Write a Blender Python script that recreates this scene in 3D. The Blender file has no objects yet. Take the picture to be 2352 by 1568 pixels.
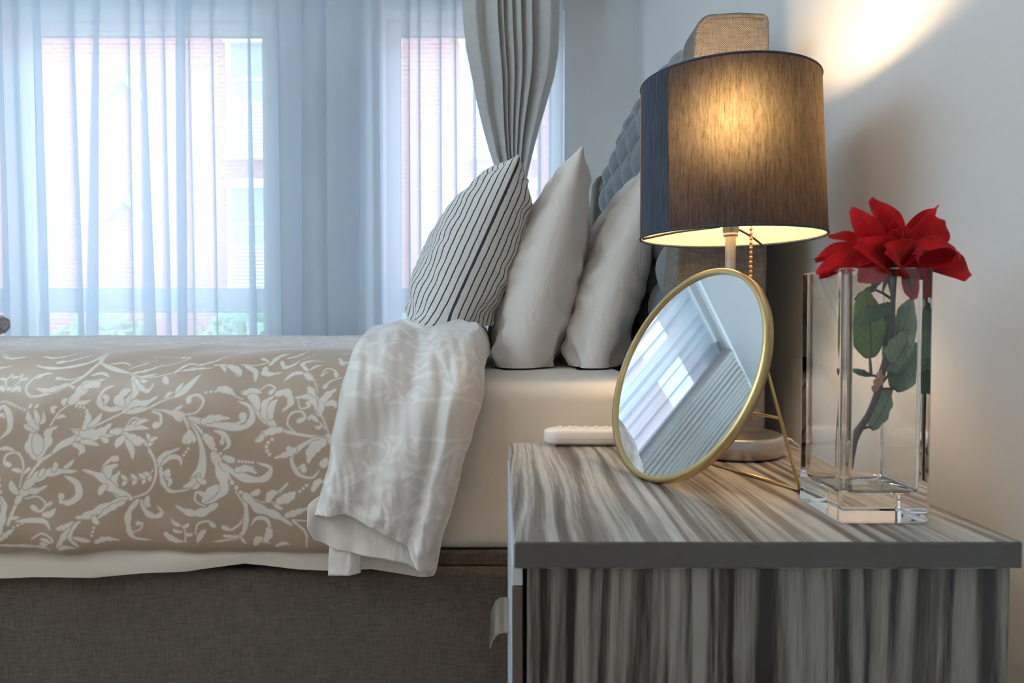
import bpy, math, random
import numpy as np
from mathutils import Vector

random.seed(7)
rng = np.random.default_rng(7)
S = bpy.context.scene
COL = S.collection

# ------------------------------------------------------------------ camera
CAM_H = .78
cd = bpy.data.cameras.new('camera')
cd.lens = 24; cd.sensor_width = 36; cd.shift_x = 22 / 2352; cd.clip_start = .02
cd.dof.use_dof = True; cd.dof.focus_distance = 1.25; cd.dof.aperture_fstop = 9
cam = bpy.data.objects.new('camera', cd); COL.objects.link(cam)
cam.location = (0, 0, CAM_H)
cam.rotation_euler = (math.radians(90) - math.atan(43 / 1568), 0, 0)
S.camera = cam

# ------------------------------------------------------------------ light
WORLD_STRENGTH = 8.2
BULB_STRENGTH = 165.0
CEIL_FILL_W = 4.0
UPLIGHT_FILL_W = 78.0
DOWN_FILL_W = 7.0
w = bpy.data.worlds.new('overcast_sky'); S.world = w; w.use_nodes = True
bg = w.node_tree.nodes['Background']
bg.inputs[0].default_value = (.58, .80, 1.0, 1); bg.inputs[1].default_value = WORLD_STRENGTH
S.view_settings.view_transform = 'Standard'; S.view_settings.look = 'None'
S.view_settings.gamma = 1; S.view_settings.use_curve_mapping = False
S.view_settings.exposure = 0.12
S.cycles.max_bounces = 12; S.cycles.transmission_bounces = 10; S.cycles.transparent_max_bounces = 16
S.cycles.diffuse_bounces = 5; S.cycles.glossy_bounces = 5
S.cycles.sample_clamp_indirect = 6.0
S.cycles.use_denoising = True

def portal(x0, x1, z0, z1, y):
    l = bpy.data.lights.new('window_portal', 'AREA'); l.shape = 'RECTANGLE'
    l.size = x1 - x0; l.size_y = z1 - z0; l.cycles.is_portal = True
    o = bpy.data.objects.new('window_portal', l); COL.objects.link(o)
    o.location = ((x0 + x1) / 2, y, (z0 + z1) / 2); o.rotation_euler = (math.radians(-90), 0, 0)
portal(-2.56, -.976, .45, 2.07, 3.1)
portal(-.493, .256, .45, 2.07, 3.1)

# ------------------------------------------------------------------ helpers
def at(px, py, Y):
    """a point of the place, from a reading on the photograph and its distance"""
    p = math.atan(43 / 1568); u = (px - 1154) / 1568; v = (784 - py) / 1568
    d = np.array([u, math.cos(p) + v * math.sin(p), -math.sin(p) + v * math.cos(p)])
    return d * (Y / d[1]) + np.array([0, 0, CAM_H])

def srgb(r, g, b):
    f = lambda c: (c / 255 / 12.92) if c <= 10 else (((c / 255) + .055) / 1.055) ** 2.4
    return (f(r), f(g), f(b), 1)

_perm = np.random.default_rng(3).permutation(256); _perm = np.concatenate([_perm, _perm])
_grad = np.random.default_rng(4).uniform(0, 2 * np.pi, 256)
def noise2(x, y):
    x = np.asarray(x, float); y = np.asarray(y, float)
    xi = np.floor(x).astype(int); yi = np.floor(y).astype(int); xf = x - xi; yf = y - yi
    def g(ix, iy, dx, dy):
        a = _grad[_perm[(_perm[ix & 255] + iy) & 255]]; return np.cos(a) * dx + np.sin(a) * dy
    u = xf ** 3 * (xf * (xf * 6 - 15) + 10); v = yf ** 3 * (yf * (yf * 6 - 15) + 10)
    a = g(xi, yi, xf, yf) * (1 - u) + g(xi + 1, yi, xf - 1, yf) * u
    b = g(xi, yi + 1, xf, yf - 1) * (1 - u) + g(xi + 1, yi + 1, xf - 1, yf - 1) * u
    return a * (1 - v) + b * v
def fbm(x, y, n=3):
    return sum(noise2(x * 2 ** i + 17 * i, y * 2 ** i + 5 * i) / 2 ** i for i in range(n))
def sstep(a, b, x):
    t = np.clip((x - a) / (b - a), 0, 1); return t * t * (3 - 2 * t)
def catmull(P, n):
    P = np.asarray(P, float)
    if len(P) == 2: return P[0] + (P[1] - P[0]) * np.linspace(0, 1, n)[:, None]
    Q = np.vstack([2 * P[0] - P[1], P, 2 * P[-1] - P[-2]]); out = []
    t = np.linspace(0, len(P) - 1, n); i = np.minimum(t.astype(int), len(P) - 2); f = (t - i)[:, None]
    a, b, c, d = Q[i], Q[i + 1], Q[i + 2], Q[i + 3]
    return .5 * (2 * b + (c - a) * f + (2 * a - 5 * b + 4 * c - d) * f ** 2 + (3 * b - a - 3 * c + d) * f ** 3)

WO = {}
def empty(name, loc, label=None, cat=None, group=None, kind=None):
    o = bpy.data.objects.new(name, None); COL.objects.link(o); o.location = loc; o.empty_display_size = .05
    WO[o.name] = np.array(loc, float); return tag(o, label, cat, group, kind)
def tag(o, label=None, cat=None, group=None, kind=None):
    if label: o['label'] = label
    if cat: o['category'] = cat
    if group: o['group'] = group
    if kind: o['kind'] = kind
    return o
def mk(name, V, F, mat, parent=None, smooth=True, uv=None, attr=None, fmat=None, label=None):
    V = np.asarray(V, float); me = bpy.data.meshes.new(name)
    if isinstance(F, np.ndarray):
        n, k = F.shape
        me.vertices.add(len(V)); me.loops.add(n * k); me.polygons.add(n)
        O = np.array([(V[:, 0].min() + V[:, 0].max()) / 2, (V[:, 1].min() + V[:, 1].max()) / 2, V[:, 2].min()])
        me.vertices.foreach_set('co', (V - O).ravel().astype(np.float32))
        me.loops.foreach_set('vertex_index', F.ravel().astype(np.int32))
        me.polygons.foreach_set('loop_start', (np.arange(n) * k).astype(np.int32))
        me.update(calc_edges=True)
    else:
        O = np.array([(V[:, 0].min() + V[:, 0].max()) / 2, (V[:, 1].min() + V[:, 1].max()) / 2, V[:, 2].min()])
        me.from_pydata((V - O).tolist(), [], F); me.update()
    me.validate()
    me.polygons.foreach_set('use_smooth', np.full(len(me.polygons), bool(smooth)))
    if uv is not None:
        li = np.empty(len(me.loops), np.int32); me.loops.foreach_get('vertex_index', li)
        l = me.uv_layers.new(name='UVMap'); l.data.foreach_set('uv', np.asarray(uv, np.float32)[li].ravel())
    if attr is not None:
        a = me.attributes.new('print', 'FLOAT', 'POINT'); a.data.foreach_set('value', np.asarray(attr, np.float32))
    for m in (mat if isinstance(mat, (list, tuple)) else [mat]): me.materials.append(m)
    if fmat is not None: me.polygons.foreach_set('material_index', np.asarray(fmat, np.int32))
    o = bpy.data.objects.new(name, me); COL.objects.link(o); WO[o.name] = O
    o.location = O
    if parent: o.parent = parent; o.location = O - WO[parent.name]
    if label: o['label'] = label
    return o
def quads(nr, nc, wrap=False):
    r = np.arange(nr - 1)[:, None]; c = np.arange(nc if wrap else nc - 1)[None]; c2 = (c + 1) % nc
    return np.stack(np.broadcast_arrays(r * nc + c, r * nc + c2, (r + 1) * nc + c2, (r + 1) * nc + c), -1).reshape(-1, 4)
def box_data(x0, x1, y0, y1, z0, z1):
    V = [(x, y, z) for x in (x0, x1) for y in (y0, y1) for z in (z0, z1)]
    return V, [(0, 1, 3, 2), (4, 6, 7, 5), (0, 4, 5, 1), (2, 3, 7, 6), (0, 2, 6, 4), (1, 5, 7, 3)]
def boxes(name, L, mat, parent=None, bevel=0, seg=2):
    V = []; F = []
    for b in L:
        v, f = box_data(*b); k = len(V); V += v; F += [tuple(i + k for i in q) for q in f]
    o = mk(name, V, F, mat, parent, smooth=False)
    if bevel:
        m = o.modifiers.new('bevel', 'BEVEL'); m.width = bevel; m.segments = seg; m.limit_method = 'ANGLE'
        m.harden_normals = False
        o.data.polygons.foreach_set('use_smooth', np.ones(len(o.data.polygons), bool))
        o.modifiers.new('wn', 'WEIGHTED_NORMAL')
    return o
def box(name, x0, x1, y0, y1, z0, z1, mat, parent=None, bevel=0, seg=2):
    return boxes(name, [(x0, x1, y0, y1, z0, z1)], mat, parent, bevel, seg)
def lathe(name, prof, c, mat, parent=None, n=64, axis=None, smooth=True):
    prof = np.asarray(prof, float); a = np.linspace(0, 2 * np.pi, n, endpoint=False)
    V = np.stack([prof[:, 0, None] * np.cos(a), prof[:, 0, None] * np.sin(a), np.broadcast_to(prof[:, 1, None], (len(prof), n))], -1).reshape(-1, 3)
    if axis is not None:
        z = np.asarray(axis, float); z /= np.linalg.norm(z); x = np.cross([0, 0, 1.], z)
        x = np.array([1., 0, 0]) if np.linalg.norm(x) < 1e-6 else x / np.linalg.norm(x); y = np.cross(z, x)
        V = V[:, :1] * x + V[:, 1:2] * y + V[:, 2:] * z
    return mk(name, V + np.asarray(c), quads(len(prof), n, True), mat, parent, smooth)
def tube(name, P, rad, mat, parent=None, n=10, res=None, closed=False, caps=True):
    P = catmull(P, res) if res else np.asarray(P, float)
    m = len(P); r = np.broadcast_to(np.asarray(rad, float), (m,)) if np.ndim(rad) == 0 else np.interp(np.linspace(0, 1, m), np.linspace(0, 1, len(rad)), rad)
    T = np.gradient(P, axis=0) if not closed else np.roll(P, -1, 0) - np.roll(P, 1, 0)
    T /= np.linalg.norm(T, axis=1)[:, None] + 1e-12
    N = np.zeros_like(T); ref = np.array([0, 0, 1.]) if abs(T[0][2]) < .9 else np.array([1., 0, 0])
    nn = np.cross(T[0], ref)
    for i in range(m):
        nn = nn - T[i] * (nn @ T[i]); nn /= np.linalg.norm(nn); N[i] = nn
    B = np.cross(T, N); a = np.linspace(0, 2 * np.pi, n, endpoint=False)
    V = P[:, None] + r[:, None, None] * (np.cos(a)[None, :, None] * N[:, None] + np.sin(a)[None, :, None] * B[:, None])
    V = V.reshape(-1, 3); F = quads(m, n, True)
    if closed:
        F = np.vstack([F, np.stack([(m - 1) * n + np.arange(n), (m - 1) * n + (np.arange(n) + 1) % n, (np.arange(n) + 1) % n, np.arange(n)], -1)])
    elif caps:
        V = np.vstack([V, P[0], P[-1]]); k = m * n; F = [tuple(f) for f in F.tolist()]
        F += [((i + 1) % n, i, k) for i in range(n)] + [((m - 1) * n + i, (m - 1) * n + (i + 1) % n, k + 1) for i in range(n)]
    return mk(name, V, F, mat, parent)

# ------------------------------------------------------------------ materials
class NT:
    def __init__(s, name):
        s.m = bpy.data.materials.new(name); s.m.use_nodes = True; s.t = s.m.node_tree
        s.t.nodes.clear(); s.out = s.n('ShaderNodeOutputMaterial')
    def n(s, typ, **kw):
        nd = s.t.nodes.new(typ)
        for k, v in kw.items():
            if k in nd.inputs.keys(): s.set(nd.inputs[k], v)
            else: setattr(nd, k, v)
        return nd
    def set(s, i, v):
        if isinstance(v, bpy.types.NodeSocket): s.t.links.new(v, i)
        else: i.default_value = v
    def l(s, a, b): s.t.links.new(a, b)
    def math(s, op, a, b=0.0, c=0.0):
        nd = s.t.nodes.new('ShaderNodeMath'); nd.operation = op
        for i, v in enumerate((a, b, c)): s.set(nd.inputs[i], v)
        return nd.outputs[0]
    def ramp(s, f, stops, interp='LINEAR'):
        nd = s.t.nodes.new('ShaderNodeValToRGB'); nd.color_ramp.interpolation = interp; s.set(nd.inputs[0], f)
        e = nd.color_ramp.elements
        while len(e) < len(stops): e.new(.5)
        for k, (p, c) in enumerate(stops): e[k].position = p; e[k].color = c if len(c) == 4 else (*c, 1)
        return nd.outputs[0]
    def mix(s, f, a, b):
        nd = s.t.nodes.new('ShaderNodeMix'); nd.data_type = 'RGBA'
        s.set(nd.inputs[0], f); s.set(nd.inputs[6], a); s.set(nd.inputs[7], b); return nd.outputs[2]
    def coord(s, scale=(1, 1, 1), kind='Object', rot=(0, 0, 0), loc=(0, 0, 0)):
        tc = s.t.nodes.new('ShaderNodeTexCoord'); mp = s.t.nodes.new('ShaderNodeMapping')
        s.l(tc.outputs[kind], mp.inputs[0]); mp.inputs['Scale'].default_value = scale
        mp.inputs['Rotation'].default_value = rot; mp.inputs['Location'].default_value = loc; return mp.outputs[0]
    def noise(s, vec, scale=1, detail=2, rough=.5, dist=0):
        nd = s.n('ShaderNodeTexNoise', Scale=scale, Detail=detail, Roughness=rough, Distortion=dist); s.l(vec, nd.inputs['Vector']); return nd.outputs['Fac']
    def bump(s, h, strength=.2, dist=.001, normal=None):
        nd = s.n('ShaderNodeBump', Strength=strength, Distance=dist); s.set(nd.inputs['Height'], h)
        if normal is not None: s.l(normal, nd.inputs['Normal'])
        return nd.outputs[0]
    def pbsdf(s, **kw):
        nd = s.t.nodes.new('ShaderNodeBsdfPrincipled')
        for k, v in kw.items(): s.set(nd.inputs[k.replace('_', ' ')], v)
        return nd
    def done(s, shader):
        s.l(shader.outputs[0] if hasattr(shader, 'outputs') else shader, s.out.inputs[0]); return s.m

def plain(name, col, rough=.5, metal=0, var=.06, scale=30, bump=0, **kw):
    t = NT(name); v = t.coord(); f = t.noise(v, scale, 3)
    a = tuple(c * (1 - var) for c in col[:3]) + (1,); b = tuple(min(1, c * (1 + var)) for c in col[:3]) + (1,)
    p = t.pbsdf(Base_Color=t.mix(f, a, b), Roughness=rough, Metallic=metal, **kw)
    if bump: t.l(t.bump(f, bump, .002), p.inputs['Normal'])
    return t.done(p)

def weave(name, c1, c2, scale=600, rough=.9, strength=.5, slub=True, big=.25, **kw):
    t = NT(name); v = t.coord()
    sx = t.n('ShaderNodeSeparateXYZ'); t.l(v, sx.inputs[0])
    h = t.math('ADD', sx.outputs[0], sx.outputs[1])
    a = t.math('SINE', t.math('MULTIPLY', h, scale * 2)); b = t.math('SINE', t.math('MULTIPLY', sx.outputs[2], scale * 2))
    wv = t.math('MULTIPLY', a, b)
    n1 = t.noise(t.coord((scale * .05, scale * .05, scale * .5)), 1, 2); n2 = t.noise(t.coord((scale * .5, scale * .5, scale * .04)), 1, 2)
    nn = t.math('MULTIPLY', t.math('ADD', n1, n2), .5)
    f = t.math('ADD', t.math('MULTIPLY', wv, .22), nn)
    f = t.math('ADD', f, t.math('MULTIPLY', t.math('SUBTRACT', t.noise(v, 3, 2), .5), big))
    p = t.pbsdf(Base_Color=t.ramp(f, [(.25, c1), (.75, c2)]), Roughness=rough, **kw)
    t.l(t.bump(t.math('ADD', wv, nn), strength, .0006), p.inputs['Normal'])
    return t.done(p)

def cotton(name, col, rough=.85, bump=.25, transl=0, crease=.35):
    t = NT(name); v = t.coord()
    f = t.noise(v, 900, 2); big = t.noise(v, 9, 4, .6)
    cr = t.noise(t.coord((1, 1, 1)), 22, 3, .55, .6)
    a = tuple(c * .96 for c in col[:3]) + (1,)
    p = t.pbsdf(Base_Color=t.mix(big, a, col), Roughness=rough, Sheen_Weight=.15)
    b1 = t.bump(f, bump, .0003); b2 = t.bump(cr, crease, .004, b1)
    rg = t.noise(t.coord((16, 5, 5), rot=(.3, .7, .2)), 1, 3, .5, .8)
    rg = t.math('POWER', t.math('SUBTRACT', 1.0, t.math('ABSOLUTE', t.math('MULTIPLY', t.math('SUBTRACT', rg, .5), 5.0))), 2.0)
    t.l(t.bump(rg, crease * .7, .004, b2), p.inputs['Normal'])
    return t.done(p)

M = {}
def wall_mat(name, col):
    t = NT(name); v = t.coord(); f = t.noise(v, 180, 3); g = t.noise(v, 2, 2)
    p = t.pbsdf(Base_Color=t.mix(g, tuple(c * .97 for c in col[:3]) + (1,), col), Roughness=.65)
    t.l(t.bump(f, .06, .001), p.inputs['Normal']); return t.done(p)
M['wall'] = wall_mat('painted_wall', srgb(228, 229, 229))
M['ceiling'] = wall_mat('painted_ceiling', srgb(232, 234, 236))
M['reveal'] = wall_mat('painted_reveal', srgb(228, 230, 232))
t = NT('oak_floor'); v = t.coord((1, 1, 1)); f = t.noise(t.coord((3, 60, 1)), 1, 4)
M['floor'] = t.done(t.pbsdf(Base_Color=t.mix(f, srgb(120, 100, 82), srgb(160, 138, 115)), Roughness=.45))
M['upvc'] = plain('white_window_frame', srgb(236, 239, 242), .35, var=.02)
M['gasket'] = plain('dark_gasket', srgb(70, 76, 84), .6)
t = NT('window_glass'); fr = t.n('ShaderNodeFresnel', IOR=1.45)
mx = t.n('ShaderNodeMixShader'); t.l(t.math('MULTIPLY', fr.outputs[0], .6), mx.inputs[0])
tr = t.n('ShaderNodeBsdfTransparent'); tr.inputs[0].default_value = (.95, .97, .97, 1)
gl = t.n('ShaderNodeBsdfGlossy', Roughness=.02); t.l(tr.outputs[0], mx.inputs[1]); t.l(gl.outputs[0], mx.inputs[2])
M['pane'] = t.done(mx)
# sheer voile: part open weave, part translucent thread
t = NT('sheer_voile'); v = t.coord((900, 900, 900)); nz = t.noise(t.coord((160, 160, 2.5)), 1, 3)
op = t.math('ADD', .77, t.math('MULTIPLY', nz, .03))
tr = t.n('ShaderNodeBsdfTransparent'); tr.inputs[0].default_value = (1, 1, 1, 1)
df = t.n('ShaderNodeBsdfDiffuse'); df.inputs[0].default_value = srgb(232, 240, 248)
tl = t.n('ShaderNodeBsdfTranslucent'); tl.inputs[0].default_value = srgb(236, 243, 250)
m1 = t.n('ShaderNodeMixShader', Fac=.66); t.l(df.outputs[0], m1.inputs[1]); t.l(tl.outputs[0], m1.inputs[2])
m2 = t.n('ShaderNodeMixShader'); t.l(op, m2.inputs[0]); t.l(tr.outputs[0], m2.inputs[1]); t.l(m1.outputs[0], m2.inputs[2])
M['sheer'] = t.done(m2)
# grey melange drape
t = NT('grey_drape'); n1 = t.noise(t.coord((90, 90, 900)), 1, 3); n2 = t.noise(t.coord((500, 500, 60)), 1, 2)
f = t.math('MULTIPLY', t.math('ADD', n1, n2), .5)
p = t.pbsdf(Base_Color=t.ramp(f, [(.3, srgb(172, 170, 169)), (.7, srgb(208, 206, 204))]), Roughness=.9, Sheen_Weight=.2)
t.l(t.bump(f, .4, .0006), p.inputs['Normal']); M['drape'] = t.done(p)
M['bed_fabric'] = weave('brown_linen', srgb(54, 47, 42), srgb(108, 96, 86), 800, strength=.6)
M['wing_fabric'] = weave('taupe_linen', srgb(72, 68, 64), srgb(130, 123, 115), 850, strength=.7)
t = NT('grey_velvet'); v = t.coord(); f = t.noise(v, 60, 4); g = t.noise(t.coord((900, 900, 200)), 1, 2)
p = t.pbsdf(Base_Color=t.mix(f, srgb(92, 98, 106), srgb(128, 134, 140)), Roughness=.85, Sheen_Weight=.35)
t.l(t.bump(g, .3, .0006), p.inputs['Normal']); M['velvet'] = t.done(p)
M['sheet'] = cotton('white_sheet', srgb(220, 211, 200), crease=.15)
M['pillow'] = cotton('white_pillowcase', srgb(226, 219, 213), crease=.45)
M['fleece'] = cotton('grey_fleece', srgb(176, 172, 170), bump=.9)
# duvet print
def print_mat(name, ground, ink, contrast_noise=True):
    t = NT(name); a = t.n('ShaderNodeAttribute', attribute_name='print')
    f = t.math('MULTIPLY', a.outputs['Fac'], 1.0)
    v = t.coord((70, 70, 900)); n1 = t.noise(v, 1, 3); n2 = t.noise(t.coord((1, 1, 1)), 14, 3)
    g2 = tuple(c * (.84 if contrast_noise else .96) for c in ground[:3]) + (1,)
    col = t.mix(f, t.mix(n1, g2, ground), ink)
    p = t.pbsdf(Base_Color=col, Roughness=.50, Sheen_Weight=1.0, Sheen_Roughness=.30)
    t.l(t.bump(t.noise(t.coord((1, 1, 1)), 18, 3, .5, .5), .22, .004, t.bump(n1, .25, .0004)), p.inputs['Normal'])
    return t.done(p)
M['duvet'] = print_mat('printed_duvet', srgb(166, 143, 123), srgb(212, 203, 193))
M['cuff'] = print_mat('duvet_reverse', srgb(212, 206, 201), srgb(228, 223, 219), False)
# striped ticking (UV.x = distance across the stripes in metres)
t = NT('striped_ticking'); tc = t.n('ShaderNodeTexCoord'); sx = t.n('ShaderNodeSeparateXYZ'); t.l(tc.outputs['UV'], sx.inputs[0])
wob = t.math('MULTIPLY', t.math('SUBTRACT', t.noise(t.coord((1, 1, 1)), 40, 2), .5), .003)
u = t.math('ADD', sx.outputs[0], wob)
fr = t.math('ABSOLUTE', t.math('SUBTRACT', t.math('FRACT', t.math('DIVIDE', u, .0168)), .5))
br = t.noise(t.coord((1, 1, 1)), 500, 1)
ln = t.math('LESS_THAN', t.math('ADD', fr, t.math('MULTIPLY', t.math('SUBTRACT', br, .5), .12)), .10)
seam = t.math('LESS_THAN', t.math('ABSOLUTE', t.math('SUBTRACT', sx.outputs[0], .0065)), .003)
ln = t.math('MAXIMUM', ln, seam)
p = t.pbsdf(Base_Color=t.mix(ln, t.mix(t.noise(t.coord((1, 1, 1)), 60, 3), srgb(206, 204, 200), srgb(224, 222, 218)), srgb(52, 54, 66)), Roughness=.9)
t.l(t.bump(t.noise(t.coord((1, 1, 1)), 700, 2), .5, .0005), p.inputs['Normal']); M['stripe'] = t.done(p)

def wood(name, axis, seed=0, dark=1.0, freq=46, wamp=11, wlen=1.15, lo=(66, 58, 53), con=1.25):
    """grey-washed ash, grain along the given axis (object space, metres)"""
    t = NT(name); s = [1, 1, 1]
    along = {'y': 1, 'z': 2}[axis]; tc = t.n('ShaderNodeTexCoord'); sx = t.n('ShaderNodeSeparateXYZ'); t.l(tc.outputs['Object'], sx.inputs[0])
    X = sx.outputs[0]; A = sx.outputs[along]
    cb = t.n('ShaderNodeCombineXYZ'); t.set(cb.inputs[0], t.math('MULTIPLY', X, 6.0)); t.set(cb.inputs[1], t.math('MULTIPLY', A, wlen)); t.set(cb.inputs[2], seed + 0.0)
    warp = t.noise(cb.outputs[0], 1, 2, .45)
    cb2 = t.n('ShaderNodeCombineXYZ'); t.set(cb2.inputs[0], t.math('MULTIPLY', X, 45)); t.set(cb2.inputs[1], t.math('MULTIPLY', A, 9)); t.set(cb2.inputs[2], seed + 4.0)
    warp2 = t.noise(cb2.outputs[0], 1, 2)
    ph = t.math('ADD', t.math('MULTIPLY', X, freq), t.math('ADD', t.math('MULTIPLY', warp, wamp), t.math('MULTIPLY', warp2, .3)))
    ring = t.math('FRACT', ph)
    ring = t.ramp(ring, [(0, (0, 0, 0, 1)), (.10, (.05, .05, .05, 1)), (.34, (.85, .85, .85, 1)), (.8, (1, 1, 1, 1)), (.97, (.2, .2, .2, 1)), (1, (0, 0, 0, 1))])
    cb3 = t.n('ShaderNodeCombineXYZ'); t.set(cb3.inputs[0], t.math('MULTIPLY', X, 700)); t.set(cb3.inputs[1], t.math('MULTIPLY', A, 22)); t.set(cb3.inputs[2], seed + 1.0)
    fib = t.noise(cb3.outputs[0], 1, 3, .6)
    cb4 = t.n('ShaderNodeCombineXYZ'); t.set(cb4.inputs[0], t.math('MULTIPLY', X, 28)); t.set(cb4.inputs[1], t.math('MULTIPLY', A, 1.2)); t.set(cb4.inputs[2], seed + 2.0)
    band = t.noise(cb4.outputs[0], 1, 2)
    cb5 = t.n('ShaderNodeCombineXYZ'); t.set(cb5.inputs[0], t.math('ADD', t.math('MULTIPLY', X, freq * 1.6), t.math('MULTIPLY', warp, wamp * 1.5))); t.set(cb5.inputs[1], t.math('MULTIPLY', A, 1.6)); t.set(cb5.inputs[2], seed + 6.0)
    streak = t.ramp(t.noise(cb5.outputs[0], 1, 3, .55), [(.40, (0, 0, 0, 1)), (.46, (.45, .45, .45, 1)), (.56, (1, 1, 1, 1))])
    f = t.math('ADD', t.math('MULTIPLY', ring, .22), t.math('MULTIPLY', streak, .40))
    f = t.math('ADD', f, t.math('MULTIPLY', t.math('SUBTRACT', fib, .5), .55))
    f = t.math('ADD', t.math('ADD', f, .16), t.math('MULTIPLY', t.math('SUBTRACT', band, .5), .8))
    f = t.math('ADD', t.math('MULTIPLY', t.math('SUBTRACT', f, .55), con), .55)
    k = dark
    C = lambda r, g, b: tuple(c * k for c in srgb(r, g, b)[:3]) + (1,)
    p = t.pbsdf(Base_Color=t.ramp(f, [(.10, C(*lo)), (.40, C(118, 110, 103)), (.66, C(158, 153, 146)), (.95, C(186, 182, 175))]), Roughness=.38)
    t.l(t.bump(f, .25, .0008), p.inputs['Normal']); return t.done(p)
M['wood_top'] = wood('greywashed_ash_flat', 'y', 3.3, 1.0, 62, 8, 1.0, (84, 75, 69))
M['wood_side'] = wood('greywashed_ash_shaded', 'z', 8.1, .52, 42, 6, .5, (34, 28, 26), 1.5)  # same ash darkened; the side's shade is put into its colour
M['wood_edge'] = plain('dark_edge_band', srgb(76, 72, 70), .45, var=.15, scale=80)
M['edge_lit'] = plain('pale_lit_finish', srgb(188, 192, 200), .4, var=.05)  # bluish light on the left edge put into colour; drawer finish guessed
M['brown_core'] = plain('brown_board', srgb(84, 70, 62), .6)
M['nickel'] = plain('brushed_nickel', srgb(186, 180, 170), .32, 1, var=.04, scale=200)
M['brass'] = plain('satin_brass', srgb(196, 172, 122), .34, 1, var=.04, scale=90)
M['chain'] = plain('bead_chain', srgb(222, 170, 120), .25, 1, var=.05)
t = NT('mirror_glass'); gl = t.n('ShaderNodeBsdfGlossy', Roughness=.004); gl.inputs[0].default_value = (.90, .93, .93, 1)
M['mirror'] = t.done(gl)
M['remote'] = plain('white_plastic', srgb(232, 222, 212), .35, var=.02)
M['remote_low'] = plain('grey_plastic', srgb(214, 203, 194), .4, var=.02)
t = NT('clear_glass'); p = t.pbsdf(Base_Color=(.985, .99, .985, 1), Roughness=0.0, IOR=1.47, Transmission_Weight=1.0)
M['glass'] = t.done(p)
# lamp shade
t = NT('shade_fabric'); n1 = t.noise(t.coord((520, 520, 60)), 1, 3, .65); n2 = t.noise(t.coord((260, 260, 14)), 1, 2); n3 = t.noise(t.coord((700, 700, 500)), 1, 2)
f = t.math('ADD', t.math('MULTIPLY', n1, .55), t.math('ADD', t.math('MULTIPLY', n2, .25), t.math('MULTIPLY', n3, .2)))
tcol = t.ramp(f, [(.34, (.13, .098, .052, 1)), (.52, (.25, .19, .105, 1)), (.70, (.42, .325, .185, 1))])
geo = t.n('ShaderNodeNewGeometry')
outc = t.ramp(f, [(.35, srgb(30, 32, 38)), (.65, srgb(56, 60, 68))])
df = t.n('ShaderNodeBsdfDiffuse'); t.l(t.mix(geo.outputs['Backfacing'], outc, srgb(192, 182, 162)), df.inputs[0])
tl = t.n('ShaderNodeBsdfRefraction', Roughness=.95, IOR=1.5); t.l(tcol, tl.inputs[0])
t2 = t.n('ShaderNodeBsdfTranslucent'); t.l(t.mix(.35, tcol, (0, 0, 0, 1)), t2.inputs[0])
mx = t.n('ShaderNodeMixShader', Fac=.052); t.l(df.outputs[0], mx.inputs[1]); t.l(tl.outputs[0], mx.inputs[2])
ad = t.n('ShaderNodeMixShader', Fac=.020); t.l(mx.outputs[0], ad.inputs[1]); t.l(t2.outputs[0], ad.inputs[2])
M['shade'] = t.done(ad)
t = NT('shade_overlap'); n1 = t.noise(t.coord((420, 420, 22)), 1, 3)
M['overlap'] = t.done(t.pbsdf(Base_Color=t.ramp(n1, [(.35, srgb(36, 40, 50)), (.65, srgb(58, 66, 80))]), Roughness=.9))
t = NT('warm_bulb'); em = t.n('ShaderNodeEmission', Strength=BULB_STRENGTH); em.inputs[0].default_value = (1, .70, .40, 1)
M['bulb'] = t.done(em)
t = NT('fill_lamp_diffuser'); em = t.n('ShaderNodeEmission', Strength=6.0); em.inputs[0].default_value = (1, .95, .88, 1)  # glowing discs of the added ceiling fill lights
M['diffuser'] = t.done(em)
# rose
t = NT('red_petal'); v = t.coord(); n1 = t.noise(v, 60, 3); n2 = t.noise(v, 700, 2)
p = t.pbsdf(Base_Color=t.ramp(n1, [(.3, srgb(128, 2, 6)), (.7, srgb(184, 6, 12))]), Roughness=.85, Specular_IOR_Level=.2, Sheen_Weight=.1, Sheen_Roughness=.4)
t.set(p.inputs['Sheen Tint'], (1, .25, .25, 1)); t.l(t.bump(n2, .3, .0004), p.inputs['Normal']); M['petal'] = t.done(p)
def leaf_mat(name, a, b):
    t = NT(name); tc = t.n('ShaderNodeTexCoord'); sx = t.n('ShaderNodeSeparateXYZ'); t.l(tc.outputs['UV'], sx.inputs[0])
    U, V_ = sx.outputs[0], sx.outputs[1]
    au = t.math('ABSOLUTE', U)
    vein = t.math('LESS_THAN', t.math('FRACT', t.math('ADD', t.math('MULTIPLY', V_, 6), t.math('MULTIPLY', au, -2.2))), .10)
    mid = t.math('LESS_THAN', au, .045)
    f = t.math('MAXIMUM', t.math('MULTIPLY', vein, .5), mid)
    col = t.mix(t.noise(t.coord((1, 1, 1)), 90, 3), a, b)
    p = t.pbsdf(Base_Color=t.mix(f, col, tuple(c * .42 for c in a[:3]) + (1,)), Roughness=.6)
    t.l(t.bump(f, -.3, .001), p.inputs['Normal']); return t.done(p)
M['leaf'] = leaf_mat('green_leaf', srgb(78, 112, 44), srgb(112, 142, 62))
M['leaf_dark'] = leaf_mat('dark_green_leaf', srgb(44, 80, 44), srgb(66, 104, 62))
M['leaf_pale'] = leaf_mat('pale_leaf_underside', srgb(104, 128, 100), srgb(134, 154, 124))
M['stem'] = plain('woody_stem', srgb(84, 66, 62), .7, var=.3, scale=200)
M['bud'] = plain('peach_bract', srgb(190, 140, 110), .7, var=.2, scale=100)
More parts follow.
